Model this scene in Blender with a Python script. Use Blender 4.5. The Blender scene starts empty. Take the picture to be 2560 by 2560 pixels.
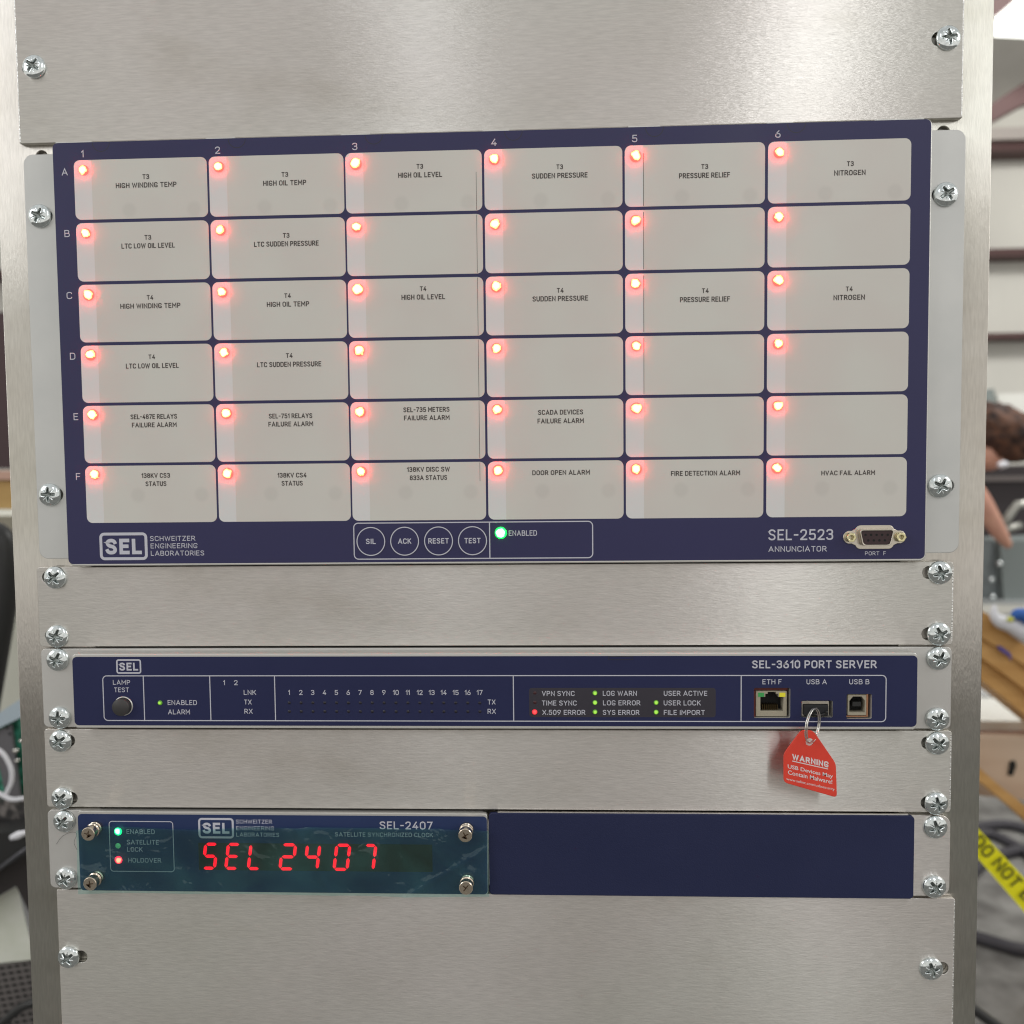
import bpy, bmesh, math, random
from mathutils import Vector, Matrix
random.seed(4)
S = bpy.context.scene
MM = 0.001

# ------------------------------------------------------------------ camera
CAM = Vector((30.567, -427.42, 226.519))          # millimetres, rack front plane is y = 0
PITCH, YAW, ROLL, FPX = -0.05154, 0.04051, 0.010806, 2050.0
Rx = Matrix.Rotation(PITCH, 3, 'X'); Rz = Matrix.Rotation(YAW, 3, 'Z'); Ry = Matrix.Rotation(ROLL, 3, 'Y')
RC = Rz @ Rx @ Ry
cam_data = bpy.data.cameras.new('camera')
cam = bpy.data.objects.new('camera', cam_data)
S.collection.objects.link(cam); S.camera = cam
right, fwd, up = RC.col[0], RC.col[1], RC.col[2]
m = Matrix((right, up, -fwd)).transposed().to_4x4()
m.translation = CAM * MM
cam.matrix_world = m
cam_data.sensor_width = 36; cam_data.lens = FPX / 2560 * 36
cam_data.clip_start = 0.01; cam_data.clip_end = 100
cam_data.dof.use_dof = True; cam_data.dof.focus_distance = 0.424; cam_data.dof.aperture_fstop = 7.5

# ------------------------------------------------------------------ world (interior ambience of the hall)
W = bpy.data.worlds.new('World'); S.world = W; W.use_nodes = True
nt = W.node_tree; nt.nodes.clear()
out = nt.nodes.new('ShaderNodeOutputWorld'); bg = nt.nodes.new('ShaderNodeBackground')
tc = nt.nodes.new('ShaderNodeTexCoord'); sep = nt.nodes.new('ShaderNodeSeparateXYZ')
ramp = nt.nodes.new('ShaderNodeValToRGB'); noi = nt.nodes.new('ShaderNodeTexNoise')
mp = nt.nodes.new('ShaderNodeMapRange'); mx = nt.nodes.new('ShaderNodeMix'); mx.data_type = 'RGBA'; mx.blend_type = 'MULTIPLY'
nr = nt.nodes.new('ShaderNodeValToRGB')
nt.links.new(tc.outputs['Generated'], sep.inputs[0]); nt.links.new(sep.outputs['Z'], mp.inputs['Value'])
mp.inputs['From Min'].default_value = -1; mp.inputs['From Max'].default_value = 1
nt.links.new(mp.outputs[0], ramp.inputs[0])
e = ramp.color_ramp.elements
e[0].position = 0.2; e[0].color = (0.74, 0.71, 0.66, 1)
e[1].position = 0.8; e[1].color = (0.50, 0.50, 0.49, 1)
x = e.new(0.42); x.color = (0.68, 0.655, 0.62, 1)
x = e.new(0.55); x.color = (0.60, 0.585, 0.55, 1)
noi.inputs['Scale'].default_value = 3.2; noi.inputs['Detail'].default_value = 3
nt.links.new(tc.outputs['Generated'], noi.inputs['Vector']); nt.links.new(noi.outputs['Fac'], nr.inputs[0])
nr.color_ramp.elements[0].position = 0.40; nr.color_ramp.elements[0].color = (0.86, 0.86, 0.86, 1)
nr.color_ramp.elements[1].position = 0.58; nr.color_ramp.elements[1].color = (1.06, 1.06, 1.06, 1)
mx.inputs[0].default_value = 1
nt.links.new(ramp.outputs[0], mx.inputs[6]); nt.links.new(nr.outputs[0], mx.inputs[7])
nt.links.new(mx.outputs[2], bg.inputs['Color']); bg.inputs['Strength'].default_value = 1.25
nt.links.new(bg.outputs[0], out.inputs[0])

# ------------------------------------------------------------------ lamps: the hall's long ceiling fittings, plus two added side fills
def area(name, loc, target, sx, sy, power, col):
    d = bpy.data.lights.new(name, 'AREA'); d.shape = 'RECTANGLE'; d.size = sx; d.size_y = sy
    d.energy = power; d.color = col
    o = bpy.data.objects.new(name, d); S.collection.objects.link(o)
    o.location = loc
    o.rotation_euler = (Vector(target) - Vector(loc)).to_track_quat('-Z', 'Y').to_euler()
    return o
area('hall_lamp', (1.10, -2.95, 1.85), (0, 0, 0.25), 0.26, 1.3, 6.5, (0.98, 0.98, 1.0))
area('side_fill', (-3.0, -1.5, 1.6), (0, 0, 0.2), 1.2, 1.2, 22, (0.98, 0.99, 1.0))  # added fill from the left, brightens the windows but not the brushed metal
area('side_fill', (3.4, -1.3, 1.9), (0, 0, 0.2), 1.2, 1.2, 26, (1.0, 0.99, 0.97))  # matching fill added on the right, no fitting there
area('hall_lamp', (-0.50, -3.2, 2.3), (0, 0, 0.25), 0.3, 0.9, 3, (0.92, 0.96, 1.0))
area('hall_lamp', (3.0, 2.6, 3.6), (3.2, 4.0, 0.0), 1.2, 1.2, 125, (1.0, 0.98, 0.95))
area('hall_lamp', (-2.6, 1.6, 3.2), (-1.4, 1.4, 0.0), 1.2, 1.2, 45, (1.0, 0.98, 0.95))

S.view_settings.view_transform = 'Standard'; S.view_settings.look = 'None'
S.view_settings.gamma = 1; S.view_settings.use_curve_mapping = False
S.view_settings.exposure = 0.0
S.render.resolution_x = S.render.resolution_y = 1024
S.render.engine = 'CYCLES'; S.cycles.filter_width = 1.15

# ------------------------------------------------------------------ materials
def mat(name, col, rough=0.5, metal=0.0, spec=0.5, emit=None, estr=0.0, aniso=0.0, coat=0.0):
    M = bpy.data.materials.new(name); M.use_nodes = True
    b = M.node_tree.nodes['Principled BSDF']
    b.inputs['Base Color'].default_value = (*col, 1); b.inputs['Roughness'].default_value = rough
    b.inputs['Metallic'].default_value = metal; b.inputs['Specular IOR Level'].default_value = spec
    b.inputs['Anisotropic'].default_value = aniso; b.inputs['Coat Weight'].default_value = coat
    if emit: b.inputs['Emission Color'].default_value = (*emit, 1); b.inputs['Emission Strength'].default_value = estr
    return M
def N(M, t): return M.node_tree.nodes.new(t)
def L(M, a, b): M.node_tree.links.new(a, b)
def mottle(M, c1, c2, scale=(8, 8, 8), lo=0.35, hi=0.65, detail=4, bump=0.0, bscale=(600, 600, 600), bdist=0.0002, rvar=None, extra=None):
    """two-tone noise in the base colour plus a fine noise bump"""
    b = M.node_tree.nodes['Principled BSDF']
    tc = N(M, 'ShaderNodeTexCoord'); mpg = N(M, 'ShaderNodeMapping'); mpg.inputs['Scale'].default_value = scale
    n = N(M, 'ShaderNodeTexNoise'); n.inputs['Scale'].default_value = 1; n.inputs['Detail'].default_value = detail
    r = N(M, 'ShaderNodeValToRGB')
    r.color_ramp.elements[0].position = lo; r.color_ramp.elements[0].color = (*c1, 1)
    r.color_ramp.elements[1].position = hi; r.color_ramp.elements[1].color = (*c2, 1)
    L(M, tc.outputs['Object'], mpg.inputs[0]); L(M, mpg.outputs[0], n.inputs['Vector']); L(M, n.outputs['Fac'], r.inputs[0])
    L(M, r.outputs[0], b.inputs['Base Color'])
    if rvar:
        k = N(M, 'ShaderNodeMapRange'); k.inputs['To Min'].default_value = rvar[0]; k.inputs['To Max'].default_value = rvar[1]
        k.inputs['From Min'].default_value = 0.3; k.inputs['From Max'].default_value = 0.7
        L(M, n.outputs['Fac'], k.inputs['Value']); L(M, k.outputs[0], b.inputs['Roughness'])
    if bump:
        mg = N(M, 'ShaderNodeMapping'); mg.inputs['Scale'].default_value = bscale
        n2 = N(M, 'ShaderNodeTexNoise'); n2.inputs['Scale'].default_value = 1; n2.inputs['Detail'].default_value = 2
        bp = N(M, 'ShaderNodeBump'); bp.inputs['Strength'].default_value = bump; bp.inputs['Distance'].default_value = bdist
        L(M, tc.outputs['Object'], mg.inputs[0]); L(M, mg.outputs[0], n2.inputs['Vector'])
        L(M, n2.outputs['Fac'], bp.inputs['Height']); L(M, bp.outputs[0], b.inputs['Normal'])
    return M

def brushed(name, c1, c2, along='X', rough=0.35, strength=1.0, dist=0.00006, aniso=1.0, stain=True):
    """brushed aluminium: fine scratches along one axis, broad faint stains"""
    M = mat(name, c1, rough, 1.0, aniso=aniso)
    b = M.node_tree.nodes['Principled BSDF']
    tc = N(M, 'ShaderNodeTexCoord')
    def noise(scale, detail=2):
        g = N(M, 'ShaderNodeMapping'); g.inputs['Scale'].default_value = scale
        n = N(M, 'ShaderNodeTexNoise'); n.inputs['Scale'].default_value = 1; n.inputs['Detail'].default_value = detail
        L(M, tc.outputs['Object'], g.inputs[0]); L(M, g.outputs[0], n.inputs['Vector']); return n
    f = (330, 1, 2600) if along == 'X' else (2600, 1, 330)
    c = (120, 1, 1000) if along == 'X' else (1000, 1, 120)
    n1, n2 = noise(f, 1), noise(c, 2)
    ad = N(M, 'ShaderNodeMath'); ad.operation = 'ADD'
    L(M, n1.outputs['Fac'], ad.inputs[0]); L(M, n2.outputs['Fac'], ad.inputs[1])
    bp = N(M, 'ShaderNodeBump'); bp.inputs['Strength'].default_value = strength; bp.inputs['Distance'].default_value = dist
    L(M, ad.outputs[0], bp.inputs['Height']); L(M, bp.outputs[0], b.inputs['Normal'])
    tg = N(M, 'ShaderNodeCombineXYZ')
    tg.inputs[0].default_value = 0 if along == 'X' else 1; tg.inputs[2].default_value = 1 if along == 'X' else 0
    L(M, tg.outputs[0], b.inputs['Tangent'])
    st = noise((14, 14, 18), 4); r = N(M, 'ShaderNodeValToRGB')
    r.color_ramp.elements[0].position = 0.36; r.color_ramp.elements[0].color = (*c2, 1)
    r.color_ramp.elements[1].position = 0.58; r.color_ramp.elements[1].color = (*c1, 1)
    L(M, st.outputs['Fac'], r.inputs[0])
    hue = noise((5, 5, 6), 1); r2 = N(M, 'ShaderNodeValToRGB')
    r2.color_ramp.elements[0].position = 0.4; r2.color_ramp.elements[0].color = (1.0, 0.975, 0.97, 1)
    r2.color_ramp.elements[1].position = 0.6; r2.color_ramp.elements[1].color = (0.985, 0.992, 0.965, 1)
    L(M, hue.outputs['Fac'], r2.inputs[0])
    mm = N(M, 'ShaderNodeMix'); mm.data_type = 'RGBA'; mm.blend_type = 'MULTIPLY'; mm.inputs[0].default_value = 1
    L(M, r.outputs[0], mm.inputs[6]); L(M, r2.outputs[0], mm.inputs[7])
    sm_ = noise((7, 1, 16), 5); r3 = N(M, 'ShaderNodeValToRGB')
    r3.color_ramp.elements[0].position = 0.30; r3.color_ramp.elements[0].color = (0.86, 0.85, 0.82, 1)
    r3.color_ramp.elements[1].position = 0.42; r3.color_ramp.elements[1].color = (1, 1, 1, 1)
    L(M, sm_.outputs['Fac'], r3.inputs[0])
    m3 = N(M, 'ShaderNodeMix'); m3.data_type = 'RGBA'; m3.blend_type = 'MULTIPLY'; m3.inputs[0].default_value = 1
    L(M, mm.outputs[2], m3.inputs[6]); L(M, r3.outputs[0], m3.inputs[7]); mm = m3
    sc = N(M, 'ShaderNodeMapRange'); sc.inputs['From Min'].default_value = 0.3; sc.inputs['From Max'].default_value = 0.7
    sc.inputs['To Min'].default_value = 0.93; sc.inputs['To Max'].default_value = 1.06
    L(M, n2.outputs['Fac'], sc.inputs['Value'])
    m2 = N(M, 'ShaderNodeMix'); m2.data_type = 'RGBA'; m2.blend_type = 'MULTIPLY'; m2.inputs[0].default_value = 1
    L(M, mm.outputs[2], m2.inputs[6]); L(M, sc.outputs[0], m2.inputs[7])
    L(M, m2.outputs[2], b.inputs['Base Color'])
    return M

M_ALU = brushed('brushed_aluminium', (0.80, 0.775, 0.745), (0.755, 0.73, 0.695), 'X')
M_RAIL = brushed('rail_aluminium', (0.68, 0.665, 0.62), (0.61, 0.59, 0.54), 'Z', rough=0.36)
M_EAR = mottle(mat('painted_flange', (0.5, 0.5, 0.48), 0.45, 0.55), (0.60, 0.585, 0.56), (0.64, 0.63, 0.605), (30, 30, 30), bump=0.25, bscale=(1400, 1400, 1400), bdist=0.00005)
M_EDGE = mottle(mat('sawn_edge', (0.9, 0.9, 0.88), 0.3, 1.0), (0.75, 0.74, 0.70), (0.95, 0.95, 0.93), (60, 60, 900), bump=1.0, bscale=(700, 700, 1300), bdist=0.0006)
M_EARW = mottle(mat('pale_flange', (0.6, 0.6, 0.6), 0.42, 0.35), (0.565, 0.57, 0.555), (0.62, 0.62, 0.60), (25, 25, 25), bump=0.2, bscale=(1400, 1400, 1400), bdist=0.00005)
M_BODY = mat('device_body_metal', (0.66, 0.65, 0.62), 0.35, 0.6)
M_BLUE = mottle(mat('blue_overlay', (0.03, 0.03, 0.09), 0.42, spec=0.38), (0.025, 0.024, 0.084), (0.028, 0.027, 0.092), (14, 14, 14), rvar=(0.34, 0.5), bump=0.3, bscale=(2200, 2200, 2200), bdist=0.00004)
M_NAVY = mottle(mat('navy_overlay', (0.02, 0.02, 0.07), 0.5, spec=0.3), (0.015, 0.019, 0.070), (0.018, 0.022, 0.078), (14, 14, 14), rvar=(0.4, 0.58), bump=0.3, bscale=(2200, 2200, 2200), bdist=0.00004)
M_TXT = mat('overlay_print', (0.56, 0.56, 0.63), 0.5)
M_INK = mat('label_ink', (0.05, 0.038, 0.034), 0.6)
M_DARK = mat('dark_plastic', (0.018, 0.018, 0.018), 0.4)
M_BLACK = mat('black_recess', (0.006, 0.006, 0.006), 0.8)
M_ZINC = mottle(mat('zinc_screw', (0.8, 0.83, 0.84), 0.13, 1.0), (0.66, 0.72, 0.73), (0.84, 0.88, 0.88), (500, 500, 500))
M_NICKEL = mat('nickel_thumbscrew', (0.72, 0.62, 0.50), 0.2, 1.0)
M_STEEL = mat('polished_steel', (0.72, 0.70, 0.66), 0.18, 1.0)
M_SHELL = mat('nickel_shell', (0.62, 0.57, 0.49), 0.3, 1.0)
M_BRASS = mat('pale_brass', (0.72, 0.66, 0.40), 0.25, 1.0)
M_BUTTON = mat('grey_button', (0.045, 0.043, 0.043), 0.45)
M_STATUS = mat('status_window', (0.034, 0.030, 0.042), 0.3)
M_COPPER = mat('copper_strip', (0.55, 0.28, 0.16), 0.35, 0.8)
M_REDB = mat('red_board', (0.12, 0.015, 0.01), 0.5)
M_BEIGE = mat('socket_beige', (0.42, 0.38, 0.29), 0.4, 0.3)

def glow(name, core, rim, s_core, s_rim, r):
    """lit lens: hotter die in the middle, coloured rim (object space radius)"""
    M = mat(name, (0.02, 0.02, 0.02), 0.3)
    b = M.node_tree.nodes['Principled BSDF']
    tc = N(M, 'ShaderNodeTexCoord'); mpg = N(M, 'ShaderNodeMapping'); mpg.inputs['Scale'].default_value = (1, 0, 1)
    ln = N(M, 'ShaderNodeVectorMath'); ln.operation = 'LENGTH'
    L(M, tc.outputs['Object'], mpg.inputs[0]); L(M, mpg.outputs[0], ln.inputs[0])
    mr = N(M, 'ShaderNodeMapRange'); mr.inputs['From Max'].default_value = r * MM
    oi = N(M, 'ShaderNodeObjectInfo'); nz = N(M, 'ShaderNodeTexNoise'); nz.noise_dimensions = '4D'; nz.inputs['Scale'].default_value = 420; nz.inputs['Detail'].default_value = 1
    mw = N(M, 'ShaderNodeMath'); mw.operation = 'MULTIPLY'; mw.inputs[1].default_value = 40; L(M, oi.outputs['Random'], mw.inputs[0]); L(M, mw.outputs[0], nz.inputs['W'])
    L(M, tc.outputs['Object'], nz.inputs['Vector'])
    ms = N(M, 'ShaderNodeMath'); ms.operation = 'SUBTRACT'; ms.inputs[1].default_value = 0.5; L(M, nz.outputs['Fac'], ms.inputs[0])
    ma = N(M, 'ShaderNodeMath'); ma.operation = 'MULTIPLY_ADD'; ma.inputs[1].default_value = 0.75 * r * MM; L(M, ms.outputs[0], ma.inputs[0]); L(M, ln.outputs['Value'], ma.inputs[2])
    L(M, ma.outputs[0], mr.inputs['Value'])
    rc = N(M, 'ShaderNodeValToRGB')
    rc.color_ramp.elements[0].position = 0.52; rc.color_ramp.elements[0].color = (*[c * s_core for c in core], 1)
    rc.color_ramp.elements[1].position = 0.80; rc.color_ramp.elements[1].color = (*[c * s_rim for c in rim], 1)
    L(M, mr.outputs[0], rc.inputs[0]); L(M, rc.outputs[0], b.inputs['Emission Color']); b.inputs['Emission Strength'].default_value = 1
    return M
M_LEDR = glow('red_lamp_lens', (9, 4.6, 1.0), (80, 0.20, 0.15), 1, 1, 3.0)
M_LEDG = glow('green_lamp_lens', (2.4, 6, 3.4), (0.02, 9, 0.30), 1, 1, 3.0)
M_LEDG3 = glow('clock_green_lamp', (1.6, 6, 3.4), (0.01, 2.5, 0.5), 1, 1, 2.1)
M_LEDG2 = glow('small_green_lamp', (0.42, 0.85, 0.08), (0.12, 0.40, 0.01), 1.0, 0.7, 1.3)
M_LEDR2 = glow('small_red_lamp', (1.6, 0.10, 0.10), (0.9, 0.01, 0.03), 1.0, 1.0, 1.5)
M_LEDH = glow('holdover_lamp', (2.4, 0.75, 0.40), (2.6, 0.03, 0.12), 1, 1, 2.1)
M_SEG = mat('lit_segment', (0.3, 0, 0.01), 0.4, emit=(1.0, 0.0, 0.012), estr=1.9)
M_SEGE = mat('segment_edge', (0.3, 0.1, 0.1), 0.4, emit=(0.9, 0.12, 0.12), estr=0.9)
M_LENSG = mat('unlit_green_lens', (0.12, 0.5, 0.22), 0.3, emit=(0.12, 0.5, 0.2), estr=0.25)

def window_mat(name, spots):
    """cream label window: brighter bare strip on its left, card behind the rest, faint round magnets behind some"""
    M = mat(name, (0.5, 0.47, 0.42), 0.33, spec=0.4)
    b = M.node_tree.nodes['Principled BSDF']
    tc = N(M, 'ShaderNodeTexCoord'); sp = N(M, 'ShaderNodeSeparateXYZ'); L(M, tc.outputs['Object'], sp.inputs[0])
    gt = N(M, 'ShaderNodeMapRange'); gt.inputs['From Min'].default_value = 9.1 * MM; gt.inputs['From Max'].default_value = 9.35 * MM
    L(M, sp.outputs['X'], gt.inputs['Value'])
    n = N(M, 'ShaderNodeTexNoise'); n.inputs['Scale'].default_value = 22; n.inputs['Detail'].default_value = 2
    geo = N(M, 'ShaderNodeNewGeometry'); L(M, geo.outputs['Position'], n.inputs['Vector'])
    r = N(M, 'ShaderNodeValToRGB')
    r.color_ramp.elements[0].position = 0.38; r.color_ramp.elements[0].color = (0.625, 0.59, 0.545, 1)
    r.color_ramp.elements[1].position = 0.62; r.color_ramp.elements[1].color = (0.635, 0.62, 0.57, 1)
    L(M, n.outputs['Fac'], r.inputs[0])
    mxx = N(M, 'ShaderNodeMix'); mxx.data_type = 'RGBA'; mxx.inputs[6].default_value = (0.70, 0.695, 0.685, 1)
    L(M, gt.outputs[0], mxx.inputs[0]); L(M, r.outputs[0], mxx.inputs[7])
    last = mxx.outputs[2]
    for sx, sz in spots:
        sb = N(M, 'ShaderNodeVectorMath'); sb.operation = 'SUBTRACT'; sb.inputs[1].default_value = (sx * MM, 0, sz * MM)
        L(M, tc.outputs['Object'], sb.inputs[0])
        fl = N(M, 'ShaderNodeVectorMath'); fl.operation = 'MULTIPLY'; fl.inputs[1].default_value = (1, 0, 1); L(M, sb.outputs[0], fl.inputs[0])
        ln = N(M, 'ShaderNodeVectorMath'); ln.operation = 'LENGTH'; L(M, fl.outputs[0], ln.inputs[0])
        k = N(M, 'ShaderNodeMapRange'); k.inputs['From Min'].default_value = 2.6 * MM; k.inputs['From Max'].default_value = 4.6 * MM
        k.inputs['To Min'].default_value = 0.935; k.inputs['To Max'].default_value = 1.0; L(M, ln.outputs['Value'], k.inputs['Value'])
        q = N(M, 'ShaderNodeMix'); q.data_type = 'RGBA'; q.blend_type = 'MULTIPLY'; q.inputs[0].default_value = 1
        L(M, last, q.inputs[6]); L(M, k.outputs[0], q.inputs[7]); last = q.outputs[2]
    L(M, last, b.inputs['Base Color'])
    return M
M_WIN = window_mat('label_window', [])
M_WIN_TOP = window_mat('label_window_top_row', [(28.5, -26), (62.5, -26)])
M_WIN_BOT = window_mat('label_window_bottom_row', [(28.0, -15.5), (62.0, -15.5)])

# ------------------------------------------------------------------ mesh helpers (all lengths in millimetres)
col = S.collection
WORLD_LOC = {}
def obj(name, me, M, parent=None, loc=(0, 0, 0), mats=None):
    o = bpy.data.objects.new(name, me); col.objects.link(o)
    if me is not None and hasattr(me, 'materials') and not me.materials:
        for k in (mats or [M]): me.materials.append(k)
    wl = Vector(loc); WORLD_LOC[o.name] = wl
    if parent is not None:
        o.parent = parent; o.location = (wl - WORLD_LOC[parent.name]) * MM
    else: o.location = wl * MM
    return o
def tag(o, label=None, cat=None, group=None, kind=None):
    if label: o['label'] = label
    if cat: o['category'] = cat
    if group: o['group'] = group
    if kind: o['kind'] = kind
    return o
def thing(name, label, cat, loc, group=None):
    o = obj(name, None, None, None, loc); o.empty_display_size = 0.02
    return tag(o, label, cat, group)

def bm_mesh(bm, name='mesh', smooth=False):
    me = bpy.data.meshes.new(name); bmesh.ops.recalc_face_normals(bm, faces=bm.faces[:]); bm.to_mesh(me); bm.free()
    if smooth:
        for p in me.polygons: p.use_smooth = True
    return me
def box(x0, x1, y0, y1, z0, z1, bm=None, bevel=0):
    own = bm is None
    if own: bm = bmesh.new()
    r = bmesh.ops.create_cube(bm, size=1)
    for v in r['verts']:
        v.co = Vector(((x0 + x1) / 2 + v.co.x * (x1 - x0), (y0 + y1) / 2 + v.co.y * (y1 - y0), (z0 + z1) / 2 + v.co.z * (z1 - z0))) * MM
    if bevel:
        es = list({e for v in r['verts'] for e in v.link_edges})
        bmesh.ops.bevel(bm, geom=es, offset=bevel * MM, segments=2, affect='EDGES', profile=0.5)
    return bm_mesh(bm) if own else bm
def rrect(x0, x1, z0, z1, r, n=6):
    if r <= 0: return [(x0, z0), (x1, z0), (x1, z1), (x0, z1)]
    p = []
    for cx, cz, a in ((x1 - r, z0 + r, -90), (x1 - r, z1 - r, 0), (x0 + r, z1 - r, 90), (x0 + r, z0 + r, 180)):
        for i in range(n + 1):
            t = math.radians(a + 90 * i / n); p.append((cx + r * math.cos(t), cz + r * math.sin(t)))
    return p
def circ(cx, cz, r, n=32): return [(cx + r * math.cos(2 * math.pi * i / n), cz + r * math.sin(2 * math.pi * i / n)) for i in range(n)]
def curve_mesh(cu):
    o = bpy.data.objects.new('tmp', cu); col.objects.link(o)
    bpy.context.view_layer.update()
    dg = bpy.context.evaluated_depsgraph_get()
    me = bpy.data.meshes.new_from_object(o.evaluated_get(dg))
    bpy.data.objects.remove(o); bpy.data.curves.remove(cu)
    me.materials.clear()
    return me
def plate(loops, y_front, y_back, bevel=0.0, off=(0, 0)):
    """filled outline(s) with holes in the x-z plane, from y_front to y_back"""
    cu = bpy.data.curves.new('c', 'CURVE'); cu.dimensions = '2D'; cu.fill_mode = 'BOTH'
    half = max((y_back - y_front) / 2, 0)
    cu.extrude = max(half - bevel, 0) * MM; cu.bevel_depth = bevel * MM; cu.bevel_resolution = 1; cu.offset = -bevel * MM
    for lp in loops:
        s = cu.splines.new('POLY'); s.points.add(len(lp) - 1); s.use_cyclic_u = True
        for k, (a, b) in enumerate(lp): s.points[k].co = ((a - off[0]) * MM, (b - off[1]) * MM, 0, 1)
    me = curve_mesh(cu); yc = (y_front + y_back) / 2 * MM
    for v in me.vertices:
        c = v.co.copy(); v.co = Vector((c.x, yc - c.z, c.y))
    me.update()
    return me
def flat(loops, y, off=(0, 0)): return plate(loops, y, y, 0, off)
def frame(x0, x1, z0, z1, r, w): return [rrect(x0, x1, z0, z1, r), rrect(x0 + w, x1 - w, z0 + w, z1 - w, max(r - w, 0.05))]

def bfont_mesh(items, y, bold=0.0):
    """(string, centre x, centre z, width, height) set in the built-in face, for lower case lines"""
    vs, fs = [], []
    for s, cx, cz, w, h in items:
        cu = bpy.data.curves.new('t', 'FONT'); cu.body = s; cu.size = 1; cu.resolution_u = 3; cu.offset = bold
        me = curve_mesh(cu)
        xs = [v.co.x for v in me.vertices]; ys = [v.co.y for v in me.vertices]
        x0, x1, y0, y1 = min(xs), max(xs), min(ys), max(ys); k = len(vs)
        for v in me.vertices:
            vs.append(((cx + ((v.co.x - x0) / (x1 - x0) - 0.5) * w) * MM, y * MM, (cz + ((v.co.y - y0) / (y1 - y0) - 0.5) * h) * MM))
        for p in me.polygons: fs.append([i + k for i in p.vertices])
        bpy.data.meshes.remove(me)
    me = bpy.data.meshes.new('lettering'); me.from_pydata(vs, [], fs); me.update(); return me
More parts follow.
